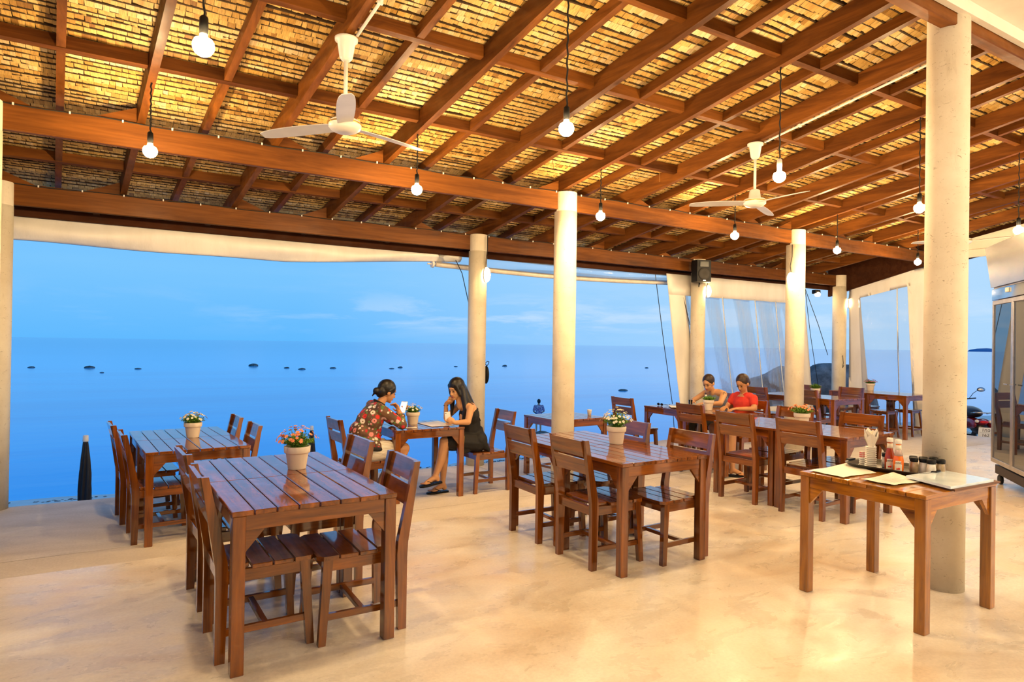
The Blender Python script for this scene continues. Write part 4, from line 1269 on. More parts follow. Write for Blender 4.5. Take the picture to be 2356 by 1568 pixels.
mir_m = plain('mirror_fascia', (.55, .60, .66), .06, metal=1.0, var=0)
fb('fascia', (Wd / 2, .01, 2.18), (Wd, .06, .13), mir_m)
fb('top_shelf', (Wd / 2, Dp / 2, 2.255), (Wd + .02, Dp, .02), alu_m)
mb = MB(); mb.hexa([(0, -.03, 2.265), (Wd, -.03, 2.265), (Wd, .5, 2.265), (0, .5, 2.265)], [(-.01, -.09, 2.73), (Wd, -.09, 2.73), (Wd, .5, 2.73), (-.01, .5, 2.73)]); mb.build('hood', steel_m, t)
fb('switch', (.52, -.03, 2.20), (.07, .02, .05), white_m)
fb('trolley', (Wd / 2, Dp / 2, .17), (Wd - .06, Dp - .04, .10), plain('dark_trolley', (.035, .02, .014), .5))
for x in (.08, Wd - .08):
    for y in (.06, Dp - .06):
        mb = MB(); mb.lathe([(.05, -.018), (.055, 0), (.05, .018)], 18, M=T(x, y, .056) @ Matrix.Rotation(PI / 2, 4, 'X')); mb.build('wheel', black_m, t)
fb('leg', (-.02, .10, .17), (.03, .03, .34), wood_z)

# ================================================================== MOTORBIKE
t = empty('motorbike', (14.19, 6.34, -.45), rz=D(45), label='dark red motor scooter parked beside the terrace, seen from behind', cat='motorbike')
redp = plain('dark_red_paint', (.16, .006, .012), .25, coat=.5)
blk = plain('scooter_black', (.012, .012, .014), .3)
# local: +X forward, Z up
mb = MB(); mb.ell((-.30, 0, .60), (.42, .13, .10), seg=20, rings=12); mb.ell((-.62, 0, .64), (.16, .11, .065)); mb.build('tail_body', redp, t)
mb = MB(); mb.ell((-.18, 0, .80), (.40, .15, .11), seg=20, rings=10); mb.ell((-.58, 0, .54), (.20, .15, .12), seg=20, rings=10); mb.build('seat', blk, t)
mb = MB(); mb.ell((-.45, .13, .60), (.32, .05, .10)); mb.ell((-.45, -.13, .60), (.32, .05, .10)); mb.build('side_fairing', redp, t)
mb = MB(); mb.tube([(-.55, .13, .80), (-.72, .12, .83), (-.76, 0, .83), (-.72, -.12, .83), (-.55, -.13, .80)], .012, 8); mb.build('grab_rail', steel_m, t)
mb = MB(); mb.ell((.55, 0, .70), (.12, .19, .30), seg=18, rings=12); mb.ell((.50, 0, .95), (.12, .20, .09)); mb.build('front_shield', redp, t)
mb = MB(); mb.box((.1, 0, .32), (.65, .28, .10), .03); mb.build('footboard', blk, t)
for x in (-.55, .72):
    mb = MB(); pts = [(x + .23 * math.cos(a), 0, .27 + .23 * math.sin(a)) for a in [2 * PI * k / 28 for k in range(29)]]; mb.tube(pts, .045, 10, False); mb.build('tyre', blk, t)
    mb = MB(); mb.lathe([(.06, -.03), (.19, -.012), (.19, .012), (.06, .03)], 20, M=T(x, 0, .27) @ Matrix.Rotation(PI / 2, 4, 'X')); mb.build('wheel', steel_m, t)
mb = MB(); mb.tube([(.50, -.36, 1.02), (.50, -.18, 1.0), (.50, 0, .98), (.50, .18, 1.0), (.50, .36, 1.02)], .014, 8); mb.build('handlebar', blk, t)
for s_ in (-1, 1):
    m_ = empty('mirror', parent=t)
    mb = MB(); mb.tube([(.50, s_ * .24, 1.01), (.47, s_ * .30, 1.12), (.44, s_ * .36, 1.18)], .006, 6); mb.build('stalk', blk, m_)
    mb = MB(); mb.ell((.43, s_ * .42, 1.20), (.018, .075, .045), seg=18, rings=8); mb.build('housing', blk, m_)
    mb = MB(); mb.ell((.418, s_ * .42, 1.20), (.010, .064, .036), seg=18, rings=8); mb.build('glass', mir_m, m_)
mb = MB(); mb.ell((-.78, 0, .66), (.03, .07, .03)); mb.build('tail_light', plain('red_lens', (.5, .01, .01), .1), t)
for s_ in (-1, 1): mb = MB(); mb.ell((-.75, s_ * .11, .67), (.035, .035, .03)); mb.build('indicator', plain('clear_lens', (.7, .6, .5), .1), t)
mb = MB(); mb.prism([(-.70, .56), (-.82, .34), (-.80, .33), (-.66, .50)], 1, -.09, .09); mb.build('mudguard', blk, t)
pl = empty('number_plate', (-.83, 0, .47), parent=t)
PM = Matrix.Rotation(D(-12), 4, 'Y')
mb = MB(); mb.box((0, 0, 0), (.006, .24, .20), .002, M=PM); mb.build('plate', white_m, pl)
RM = PM @ T(-.0045, 0, 0) @ Matrix.Rotation(-PI / 2, 4, 'Z') @ Matrix.Rotation(PI / 2, 4, 'X')
text_obj('1กฉ', .085, ink_m, pl, RM @ T(0, .050, 0)); text_obj('162', .085, ink_m, pl, RM @ T(0, -.050, 0))
mb = MB(); mb.box((-.0035, 0, 0), (.001, .20, .003), M=PM); mb.build('line', ink_m, pl)
mb = MB()
for i in range(160):
    x, y = 13.13 + random.random() * .22, 5.1 + random.random() * 1.6; h = random.uniform(.25, .5)
    mb.add([(x - .006, y, -.46), (x + .006, y, -.46), (x + random.uniform(-.06, .06), y + random.uniform(-.05, .05), -.46 + h)], [(0, 1, 2)])
tag(mb.build('grass', grass_m, fix=False), 'sparse green grass at the terrace edge under the scooter', 'grass', kind='stuff')

# ================================================================== CLOSED UMBRELLAS ON THE BEACH
def umbrella(x, y, ztop, label, flare=1.0):
    zg = sandz(x, y); H = ztop - zg
    t = empty('beach_umbrella', (x, y, zg), label=label, cat='umbrella', group='furled black umbrellas on the beach')
    mb = MB(); mb.tube([(0, 0, -.3), (0, 0, H)], .022, 10); mb.build('pole', steel_m, t)
    mb = MB(); mb.lathe([(.030, H - .005), (.034, H), (.030, H + .07), (.02, H + .075)], 14); mb.build('finial', white_m, t)
    mb = MB(); vs = []; seg = 48; n = 26
    prof = [(0, .024), (.15, .040), (.35, .058), (.55, .066), (.72, .062), (.80, .060), (.92, .12), (1.0, .17)]
    hb = H * .55
    for j in range(n + 1):
        u = j / n
        for (a0, r0_), (a1, r1_) in zip(prof[:-1], prof[1:]):
            if a0 <= u <= a1: r = r0_ + (r1_ - r0_) * (u - a0) / (a1 - a0); break
        z = H - .01 - u * (H - .85 if H - .85 > .6 else .6)
        for k in range(seg):
            a = 2 * PI * k / seg; f = 1 + .20 * math.cos(a * 8 + u * 6) + .05 * math.sin(a * 3 + u * 9)
            vs.append((r * f * math.cos(a), r * f * math.sin(a), z))
    fs = [(j * seg + k, j * seg + (k + 1) % seg, (j + 1) * seg + (k + 1) % seg, (j + 1) * seg + k) for j in range(n) for k in range(seg)]
    mb.add(vs, fs, True); mb.build('canopy', plain('black_canvas', (.010, .011, .016), .5), t)
    z = H - .01 - .86 * (H - .85 if H - .85 > .6 else .6)
    mb = MB(); mb.tube([(.085 * math.cos(a), .085 * math.sin(a), z) for a in [2 * PI * k / 20 for k in range(21)]], .008, 6, False); mb.build('strap', plain('tan_strap', (.25, .12, .04), .6), t)
    return t
umbrella(-.46, 9.6, .24, 'furled black umbrella standing beyond the floor edge at the left')
umbrella(2.76, 11.5, -.03, 'furled black umbrella seen over the coral flower table')

# ================================================================== PEOPLE
def skin(name, c): 
    return plain(name, c, .5, var=.05, scale=6, **{'Subsurface Weight': .0})
skin1 = skin('skin_warm', (.62, .32, .15)); skin2 = skin('skin_tan', (.52, .25, .11))
hair_m = plain('black_hair', (.010, .007, .006), .38, var=.4, scale=60)
hairb_m = plain('brown_hair', (.045, .020, .010), .45, var=.4, scale=60)
def head(mb, c, R, k=1.0):
    """head parts into the body's builder; R columns: face direction, left, up"""
    c = V(c)
    def P(x, y, z): return c + R @ (V((x, y, z)) * k)
    def E(p, r): mb.ell(P(*p), tuple(a * k for a in r), R, 18, 12)
    E((-.008, 0, .022), (.094, .076, .098)); E((.030, 0, -.045), (.058, .054, .066)); E((.042, .028, -.030), (.034, .026, .032)); E((.042, -.028, -.030), (.034, .026, .032))
    E((.064, 0, -.094), (.022, .022, .017)); E((.052, 0, .035), (.036, .050, .032))
    mb.cap(P(.084, 0, .004), P(.099, 0, -.028), .007 * k, .012 * k, 8); E((.090, 0, -.036), (.012, .016, .008))
    for s_ in (-1, 1): E((-.008, s_ * .076, -.012), (.018, .011, .030))
    return P
def face(P, R, k, parent, look=0):
    for s_ in (-1, 1):
        mb = MB(); mb.ell(P(.080, s_ * .030, .002), (.008 * k, .014 * k, .0045 * k), R, 10, 6); mb.build('eye', plain('eye_dark', (.02, .012, .01), .2), parent)
        mb = MB(); mb.tube([P(.083, s_ * .014, .022), P(.084, s_ * .030, .027), P(.074, s_ * .047, .021)], [.002 * k, .003 * k, .0015 * k], 6); mb.build('eyebrow', hair_m, parent)
    mb = MB(); mb.ell(P(.085, 0, -.060), (.010 * k, .021 * k, .0045 * k), R, 12, 6); mb.ell(P(.083, 0, -.067), (.010 * k, .017 * k, .005 * k), R, 12, 6); mb.build('lips', plain('lips', (.45, .10, .07), .4), parent)
def frame(f, up=(0, 0, 1), roll=0):
    f = V(f).normalized(); l = V(up).cross(f).normalized(); u = f.cross(l)
    return Matrix((f, l, u)).transposed()
def hand(mb, wrist, d, n, side, curl=.5, k=1.0, spread=.15):
    """palm + 4 fingers + thumb; d = pointing direction, n = palm-facing direction, side = +1/-1 puts the thumb"""
    w = V(wrist); d = V(d).normalized(); n = V(n); n = (n - d * n.dot(d)).normalized(); s = d.cross(n) * side
    R = Matrix((d, s, n)).transposed()
    mb.ell(w + d * .045 * k, (.050 * k, .040 * k, .016 * k), R, 12, 8); mb.cap(w, w + d * .03 * k, .022 * k, .024 * k, 10)
    for i, (o, ln) in enumerate(((.030, .070), (.010, .078), (-.010, .073), (-.029, .058))):
        b = w + d * .080 * k + s * o * k; c = curl * (1 + .12 * i)
        d1 = (d * math.cos(c) + n * math.sin(c) + s * (o * spread * 8)).normalized(); m1 = b + d1 * ln * .5 * k
        d2 = (d * math.cos(c * 2.2) + n * math.sin(c * 2.2)).normalized(); m2 = m1 + d2 * ln * .5 * k
        mb.cap(b - d * .02 * k, m1, .0092 * k, .0085 * k, 8); mb.cap(m1, m2, .0085 * k, .0068 * k, 8)
    b = w + d * .028 * k + s * .030 * k; d1 = (d * .65 + s * .62 + n * .42).normalized(); m1 = b + d1 * .036 * k; m2 = m1 + (d * .9 + n * .5 + s * .1).normalized() * .030 * k
    mb.cap(b, m1, .0125 * k, .0098 * k, 8); mb.cap(m1, m2, .0098 * k, .0075 * k, 8)
def foot(mb, ank, d, k=1.0, down=(0, 0, -1)):
    a = V(ank); d = V(d).normalized(); dn = V(down); dn = (dn - d * dn.dot(d)).normalized(); s = d.cross(dn); R = Matrix((d, s, -dn)).transposed()
    mb.cap(a, a - d * .02 * k + dn * .035 * k, .036 * k, .030 * k); mb.cap(a + dn * .01 * k, a + d * .11 * k + dn * .045 * k, .033 * k, .020 * k)
    mb.ell(a + d * .10 * k + dn * .052 * k, (.055 * k, .040 * k, .016 * k), R, 14, 8)
    for i in range(5):
        o = (-.030 + .015 * i) * k; b = a + d * (.135 - .004 * abs(i - 1) ** 1.5) * k + s * o + dn * .055 * k
        mb.cap(b, b + d * (.030 - .004 * i) * k, .0085 * k if i else .012 * k, .007 * k if i else .010 * k, 8)
def flipflop(parent, ank, d, k=1.0, down=(0, 0, -1), nm='sandal'):
    a = V(ank); d = V(d).normalized(); dn = V(down); dn = (dn - d * dn.dot(d)).normalized(); s = d.cross(dn)
    Mx = Matrix((d, s, -dn)).transposed().to_4x4(); Mx.translation = a + dn * .070 * k
    pr = [(-.065, -.026), (-.072, 0), (-.065, .026), (-.03, .033), (.05, .038), (.12, .050), (.165, .042), (.19, .015), (.188, -.02), (.165, -.042), (.12, -.047), (.04, -.036), (-.03, -.033)]
    e = empty(nm, parent=parent)
    mb = MB(); mb.prism([(x * k, y * k) for x, y in pr], 2, -.018 * k, 0, M=Mx); mb.build('sole', black_m, e)
    mb = MB()
    for s_ in (-1, 1): mb.tube([Mx @ V((.135 * k, 0, .004 * k)), Mx @ V((.10 * k, s_ * .022 * k, .034 * k)), Mx @ V((.04 * k, s_ * .040 * k, .008 * k))], .0055 * k, 6)
    mb.build('strap', black_m, e)
    return e

# ---------- woman in the black dress (faces -X)
FZ = -S_
pw = MB()
Rh = frame((-.86, -.30, -.32))
Ph = head(pw, (3.135, 6.49, 1.015), Rh, .96)
pw.cap((3.20, 6.49, .82), (3.165, 6.49, .94), .046, .042)
pw.ell((3.29, 6.48, .73), (.095, .145, .15)); pw.cap((3.30, 6.48, .52), (3.28, 6.48, .70), .105, .10); pw.ell((3.35, 6.48, .43), (.13, .165, .12))
pw.cap((3.23, 6.36, .825), (3.23, 6.60, .825), .046, .046)
pw.cap((3.235, 6.325, .815), (3.175, 6.27, .675), .043, .034); pw.cap((3.175, 6.27, .672), (3.03, 6.30, .668), .034, .024)
hand(pw, (3.03, 6.30, .668), (-.80, .35, .55), (-.2, .9, .1), 1, .75, .95)
pw.cap((3.235, 6.63, .815), (3.10, 6.67, .675), .040, .031); pw.cap((3.10, 6.67, .675), (3.055, 6.585, .845), .031, .022)
hand(pw, (3.055, 6.585, .845), (.25, -.75, .42), (.3, .1, .9), -1, .55, .92)
pw.cap((3.33, 6.41, .415), (2.97, 6.42, .455), .088, .058); pw.cap((2.97, 6.42, .45), (2.93, 6.42, .25), .056, .050); pw.cap((2.93, 6.42, .25), (2.865, 6.42, .085), .048, .030)
foot(pw, (2.865, 6.42, .085), (-1, 0, -.12), 1.0)
pw.cap((3.33, 6.56, .405), (3.03, 6.56, .40), .086, .056); pw.cap((3.03, 6.56, .395), (3.02, 6.54, .20), .054, .048); pw.cap((3.02, 6.54, .20), (3.00, 6.52, -.025), .046, .028)
foot(pw, (3.00, 6.52, -.038), (-1, -.05, 0), 1.0)
wb = remeshed(pw, 'person', skin1, vox=.0055)
tag(wb, 'woman in black dress with long black hair, chin on hand, holding a phone', 'person')
face(Ph, Rh, .96, wb)
dress_m = plain('black_dress', (.009, .008, .009), .75, var=.3, bumpy=.1)
md = MB()
md.ell((3.295, 6.48, .72), (.108, .155, .13)); md.cap((3.31, 6.48, .55), (3.30, 6.48, .66), .122, .122); md.ell((3.36, 6.48, .43), (.15, .185, .14))
md.cap((3.34, 6.40, .42), (3.06, 6.41, .455), .112, .092); md.cap((3.34, 6.57, .415), (3.12, 6.57, .41), .108, .095)
md.cap((3.37, 6.48, .50), (3.50, 6.45, .345), .12, .028); md.cap((3.37, 6.36, .45), (3.47, 6.34, .34), .08, .025); md.cap((3.37, 6.60, .45), (3.47, 6.62, .34), .08, .025)
md.cap((3.22, 6.38, .36), (3.13, 6.38, .335), .05, .035)
dr = remeshed(md, 'dress', dress_m, wb, vox=.008)
mb = MB()
for y in (6.395, 6.585): mb.tube([(3.20, y, .79), (3.225, y, .872), (3.29, y, .855), (3.37, y + .01, .79)], .006, 6)
mb.build('strap', dress_m, wb)
mh = MB()
mh.ell(Ph(-.020, 0, .040), (.100, .086, .096), Rh, 20, 14); mh.ell(Ph(-.055, 0, -.02), (.065, .084, .10), Rh, 18, 12)
mh.cap(Ph(-.07, 0, -.02), (3.31, 6.47, .80), .072, .060); mh.cap((3.31, 6.47, .80), (3.37, 6.46, .62), .058, .022)
mh.cap(Ph(-.03, .070, .0), (3.20, 6.375, .80), .040, .032); mh.cap((3.20, 6.375, .80), (3.165, 6.385, .66), .032, .012)
mh.cap(Ph(-.01, -.072, .0), (3.14, 6.60, .84), .034, .028); mh.cap((3.14, 6.60, .84), (3.13, 6.59, .72), .028, .010)
mh.cap(Ph(.045, .052, .065), Ph(.030, .074, -.05), .020, .020); mh.cap(Ph(.045, -.050, .065), Ph(.030, -.074, -.05), .020, .020)
mh.cap((3.22, 6.36, .86), (3.22, 6.29, .72), .010, .004); mh.cap((3.33, 6.42, .8), (3.40, 6.40, .66), .016, .005)
remeshed(mh, 'hair', hair_m, wb, vox=.006, smooth=1)
flipflop(wb, (2.865, 6.42, .085), (-1, 0, -.12)); flipflop(wb, (3.00, 6.52, -.038), (-1, -.05, 0))
mb = MB(); mb.tube([V((3.045, 6.30, .668)) + V((.012, .026 * math.cos(a), .026 * math.sin(a))) for a in [2 * PI * k / 16 for k in range(17)]], .0035, 6, False); mb.build('bracelet', white_m, wb)
mb = MB(); mb.tube([V((3.062, 6.597, .822)) + V((.026 * math.cos(a), .024 * math.sin(a), .006)) for a in [2 * PI * k / 16 for k in range(17)]], .004, 6, False); mb.build('wristband', black_m, wb)
mb = MB(); mb.tube([(3.10, 6.30, .50), (3.085, 6.285, .40), (3.11, 6.28, .33), (3.135, 6.285, .40), (3.15, 6.30, .52)], .003, 6); mb.build('chain', gold_m, wb)
ph = empty('phone', (2.968, 6.345, .722), label='white phone held upright by the woman in black', cat='phone')
PMx = Rz(D(18)) @ Matrix.Rotation(D(-8), 4, 'Y')
mb = MB(); mb.box((0, 0, 0), (.009, .062, .125), .004, M=PMx @ Rz(PI / 2 - .5)); mb.build('case', plain('white_phone', (.85, .84, .82), .25, var=.01), ph)
mb = MB(); mb.box((.006, 0, 0), (.002, .054, .105), 0, M=PMx @ Rz(PI / 2 - .5)); mb.build('screen', black_m, ph)
mb = MB(); mb.box((-.006, .018, .05), (.002, .012, .006), 0, M=PMx @ Rz(PI / 2 - .5)); mb.build('camera_lens', black_m, ph)

# ---------- woman in the floral jacket (faces +X)
pf = MB()
Rf = frame((.93, .05, -.36))
Pf = head(pf, (2.345, 6.52, 1.005), Rf, .96)
pf.cap((2.25, 6.51, .86), (2.30, 6.515, .94), .048, .044)
pf.ell((2.17, 6.49, .73), (.10, .16, .15), frame((.9, 0, -.3))); pf.cap((2.12, 6.48, .50), (2.15, 6.49, .68), .12, .11); pf.ell((2.12, 6.48, .42), (.14, .175, .12))
pf.cap((2.23, 6.38, .83), (2.22, 6.64, .85), .052, .052)
pf.cap((2.24, 6.34, .825), (2.44, 6.295, .675), .046, .035); pf.cap((2.44, 6.295, .672), (2.435, 6.40, .80), .034, .024)
hand(pf, (2.435, 6.40, .80), (-.15, .55, .80), (-.9, .1, .1), -1, .6, .95)
pf.cap((2.23, 6.67, .84), (2.47, 6.68, .675), .044, .033); pf.cap((2.47, 6.68, .67), (2.51, 6.58, .78), .033, .023)
hand(pf, (2.51, 6.58, .78), (.2, -.5, .85), (.3, -.8, .1), 1, .7, .95)
pf.cap((2.14, 6.39, .405), (2.48, 6.37, .42), .095, .062); pf.cap((2.14, 6.58, .405), (2.48, 6.60, .42), .095, .062)
pf.cap((2.48, 6.37, .41), (2.36, 6.38, .15), .058, .050); pf.cap((2.36, 6.38, .15), (2.26, 6.38, -.02), .048, .030)
pf.cap((2.48, 6.60, .41), (2.36, 6.56, .15), .058, .050); pf.cap((2.36, 6.56, .15), (2.24, 6.54, -.02), .048, .030)
foot(pf, (2.26, 6.38, -.030), (1, 0, 0)); foot(pf, (2.24, 6.54, -.030), (1, 0, 0))
wf = remeshed(pf, 'person', skin2, vox=.0055)
tag(wf, 'woman in sheer flowered jacket and white knitted shorts leaning on the table', 'person')
face(Pf, Rf, .96, wf)
def mk_floral():
    m, nt = new_mat('floral_fabric')
    tc = texco(nt)
    mpn = noise(nt, tc, 6, 2)
    def flowers(scale, thr, seed, cols):
        mp = mapping(nt, tc, (scale,) * 3, (seed, seed * 2, .3), (seed, 0, 0))
        vo = nt.nodes.new('ShaderNodeTexVoronoi'); vo.inputs['Scale'].default_value = 1; vo.inputs['Randomness'].default_value = .75; L(nt, mp.outputs[0], vo.inputs['Vector'])
        nz = noise(nt, mp.outputs[0], 9, 2)
        d = math_(nt, 'ADD', vo.outputs['Distance'], math_(nt, 'MULTIPLY', math_(nt, 'SUBTRACT', nz.outputs[0], .5), .22))
        mask = ramp(nt, [(0, 1), (thr, 1), (thr + .015, 0)], 'LINEAR'); L(nt, d, mask.inputs[0])
        sp = nt.nodes.new('ShaderNodeSeparateColor'); L(nt, vo.outputs['Color'], sp.inputs[0])
        pal = ramp(nt, cols, 'CONSTANT'); L(nt, sp.outputs[0], pal.inputs[0])
        ctr = ramp(nt, [(0, (.10, .02, .02)), (thr * .22, (.10, .02, .02)), (thr * .32, (.9, .8, .6)), (thr * .45, (1, 1, 1)), (thr, (.75, .75, .75))]); L(nt, d, ctr.inputs[0])
        col = mixc(nt, pal.outputs[0], ctr.outputs[0], 1.0, 'MULTIPLY')
        gate = ramp(nt, [(0, 1), (.86, 0)], 'CONSTANT'); L(nt, sp.outputs[1], gate.inputs[0])
        return col, math_(nt, 'MULTIPLY', mask.outputs[0], gate.outputs[0])
    c1, m1 = flowers(16, .40, .4, [(0, (.75, .03, .02)), (.25, (.80, .72, .62)), (.42, (.80, .30, .28)), (.65, (.60, .02, .03)), (.8, (.85, .55, .50)), (.93, (.75, .78, .85))])
    c2, m2 = flowers(29, .36, 1.7, [(0, (.80, .45, .40)), (.3, (.08, .22, .04)), (.5, (.82, .76, .62)), (.7, (.55, .05, .08)), (.85, (.12, .30, .06))])
    base = ramp(nt, [(.3, (.05, .026, .018)), (.7, (.19, .085, .035))]); L(nt, mpn.outputs[0], base.inputs[0])
    c = mixc(nt, base.outputs[0], c2, m2); c = mixc(nt, c, c1, m1)
    b = bsdf(nt, c, .7); return m
mj = MB()
mj.ell((2.165, 6.49, .73), (.125, .185, .165), frame((.9, 0, -.3))); mj.cap((2.11, 6.48, .55), (2.14, 6.49, .70), .15, .14); mj.ell((2.10, 6.48, .50), (.165, .20, .10)); mj.ell((2.04, 6.49, .60), (.10, .17, .12))
mj.cap((2.22, 6.38, .835), (2.215, 6.64, .855), .062, .062)
mj.cap((2.23, 6.34, .825), (2.43, 6.295, .675), .062, .050); mj.cap((2.43, 6.295, .675), (2.44, 6.36, .755), .048, .036)
mj.cap((2.22, 6.67, .84), (2.46, 6.68, .675), .060, .048); mj.cap((2.46, 6.68, .675), (2.50, 6.61, .745), .046, .035)
mj.cap((2.14, 6.36, .50), (2.20, 6.33, .43), .07, .05)
jk = remeshed(mj, 'jacket', mk_floral(), wf, vox=.007)
band_m = plain('black_ribbing', (.010, .009, .009), .85)
mb = MB(); mb.tube([(2.10 + .180 * math.cos(a), 6.48 + .215 * math.sin(a), .455 - .03 * math.cos(a)) for a in [2 * PI * k / 36 for k in range(37)]], .022, 10, False); mb.build('hem_band', band_m, wf)
mb = MB(); mb.tube([V((2.44, 6.365, .765)) + V((.036 * math.cos(a), .030 * math.sin(a), .010 * math.sin(a))) for a in [2 * PI * k / 16 for k in range(17)]], .010, 6, False); mb.build('cuff', band_m, wf)
mb = MB(); mb.tube([V((2.255, 6.512, .895)) + V((.052 * math.cos(a), .055 * math.sin(a), -.030 * math.cos(a))) for a in [2 * PI * k / 20 for k in range(21)]], .010, 6, False); mb.build('collar', band_m, wf)
knit, knt = new_mat('white_knit'); ktc = texco(knt); kw = knt.nodes.new('ShaderNodeTexWave'); kw.bands_direction = 'Z'; kw.inputs['Scale'].default_value = 22; kw.inputs['Distortion'].default_value = 1.5; L(knt, ktc, kw.inputs[0])
kr = ramp(knt, [(0, (.55, .48, .38)), (.6, (.82, .76, .66))]); L(knt, kw.outputs[0], kr.inputs[0]); kb = bsdf(knt, kr.outputs[0], .9); bump(knt, kb, kw.outputs[0], .6, .01)
ms = MB(); ms.ell((2.10, 6.48, .425), (.165, .20, .115)); ms.cap((2.14, 6.39, .41), (2.30, 6.38, .415), .112, .100); ms.cap((2.14, 6.58, .41), (2.30, 6.59, .415), .112, .100)
remeshed(ms, 'shorts', knit, wf, vox=.008)
mh = MB(); mh.ell(Pf(-.022, 0, .035), (.100, .086, .096), Rf, 20, 14); mh.ell(Pf(-.07, 0, -.015), (.055, .075, .075), Rf, 18, 12); mh.ell(Pf(-.125, 0, -.035), (.036, .040, .038), Rf); mh.cap(Pf(.03, .062, .05), Pf(-.01, .076, .01), .020, .016); mh.cap(Pf(.03, -.062, .05), Pf(-.01, -.076, .01), .020, .016)
mh.cap(Pf(-.13, .01, -.05), Pf(-.14, .02, -.10), .015, .006)
remeshed(mh, 'hair', hair_m, wf, vox=.006, smooth=1)
ph = empty('phone', (2.515, 6.50, .835), label='phone with a white screen held up by the woman in the floral jacket', cat='phone')
scr, snt = new_mat('lit_phone_screen'); se = snt.nodes.new('ShaderNodeEmission'); se.inputs[0].default_value = (.85, .93, 1, 1); se.inputs[1].default_value = 1.3; so = snt.nodes.new('ShaderNodeOutputMaterial'); L(snt, se.outputs[0], so.inputs[0])
PMx = Rz(D(38)) @ Matrix.Rotation(D(28), 4, 'Y')
mb = MB(); mb.box((0, 0, 0), (.010, .075, .135), .004, M=PMx); mb.build('case', plain('white_phone', (.85, .84, .82), .25, var=.01), ph)
mb = MB(); mb.box((-.0062, 0, 0), (.002, .066, .115), 0, M=PMx); mb.build('screen', scr, ph)

# ---------- woman in the grey top (faces -X), tattooed shoulder
pt = MB()
Rt = frame((-.86, -.20, -.46))
Pt = head(pt, (7.205, 6.56, 1.005), Rt, .98)
pt.cap((7.30, 6.56, .86), (7.255, 6.56, .94), .048, .044)
pt.ell((7.38, 6.55, .77), (.11, .165, .15)); pt.cap((7.42, 6.55, .56), (7.40, 6.55, .72), .12, .11); pt.ell((7.42, 6.55, .47), (.14, .175, .12))
pt.cap((7.33, 6.43, .865), (7.33, 6.67, .865), .052, .052)
pt.cap((7.325, 6.38, .855), (7.16, 6.30, .735), .048, .037); pt.cap((7.16, 6.30, .735), (6.93, 6.36, .735), .036, .025)
hand(pt, (6.93, 6.36, .735), (-.95, .25, .05), (0, 0, -1), -1, .3, .95)
pt.cap((7.325, 6.72, .855), (7.12, 6.78, .735), .044, .034); pt.cap((7.12, 6.78, .735), (6.95, 6.62, .745), .034, .024)
hand(pt, (6.95, 6.62, .745), (-.8, -.5, .1), (0, 0, -1), 1, .3, .95)
pt.cap((7.38, 6.46, .47), (6.96, 6.45, .49), .090, .062); pt.cap((7.38, 6.64, .47), (6.96, 6.66, .48), .090, .062)
pt.cap((6.96, 6.45, .47), (6.90, 6.45, .18), .058, .045); pt.cap((6.90, 6.45, .18), (6.93, 6.45, .035), .043, .030)
pt.cap((6.96, 6.66, .47), (6.92, 6.66, .18), .058, .045); pt.cap((6.92, 6.66, .18), (6.95, 6.66, .035), .043, .030)
foot(pt, (6.93, 6.45, .030), (-1, 0, 0)); foot(pt, (6.95, 6.66, .030), (-1, 0, 0))
wt = remeshed(pt, 'person', skin1, vox=.0065)
tag(wt, 'woman in a grey strappy top with a tattooed shoulder, reading at the beer bottle table', 'person')
face(Pt, Rt, .98, wt)
mt = MB(); mt.ell((7.385, 6.55, .765), (.128, .172, .135)); mt.cap((7.42, 6.55, .56), (7.40, 6.55, .70), .132, .125); remeshed(mt, 'top', plain('grey_blue_top', (.16, .18, .24), .8), wt, vox=.008)
mt = MB(); mt.ell((7.42, 6.55, .47), (.152, .185, .125)); mt.cap((7.38, 6.46, .47), (6.98, 6.45, .49), .100, .074); mt.cap((7.38, 6.64, .47), (6.98, 6.66, .48), .100, .074); mt.cap((6.97, 6.45, .47), (6.92, 6.45, .20), .068, .055); mt.cap((6.97, 6.66, .47), (6.93, 6.66, .20), .068, .055); remeshed(mt, 'trousers', plain('olive_trousers', (.075, .055, .030), .85), wt, vox=.009)
mt = MB(); mt.ell(Pt(-.022, 0, .036), (.098, .083, .094), Rt, 20, 14); mt.ell(Pt(-.105, 0, .0), (.042, .044, .044), Rt); mt.cap(Pt(-.12, 0, -.02), Pt(-.14, 0, -.09), .026, .010); remeshed(mt, 'hair', hairb_m, wt, vox=.0065, smooth=1)
mt = MB()
for (a, b) in ((0, 0), (.03, .02), (-.02, .035), (.045, -.02)): mt.tube([(7.30 + a + .02 * math.cos(q), 6.335 + .012 * abs(a) * 8, .845 + b * .6 + .022 * math.sin(q)) for q in [2 * PI * k / 12 for k in range(10)]], .003, 5, False)
mt.build('tattoo', plain('tattoo_ink', (.04, .04, .05), .6), wt)
mt = MB(); mt.tube([(7.31, 6.62, .80), (7.33, 6.62, .915), (7.42, 6.62, .89)], .007, 6); mt.tube([(7.31, 6.48, .80), (7.33, 6.48, .918), (7.42, 6.48, .89)], .007, 6); mt.build('strap', plain('grey_blue_top', (.16, .18, .24), .8), wt)

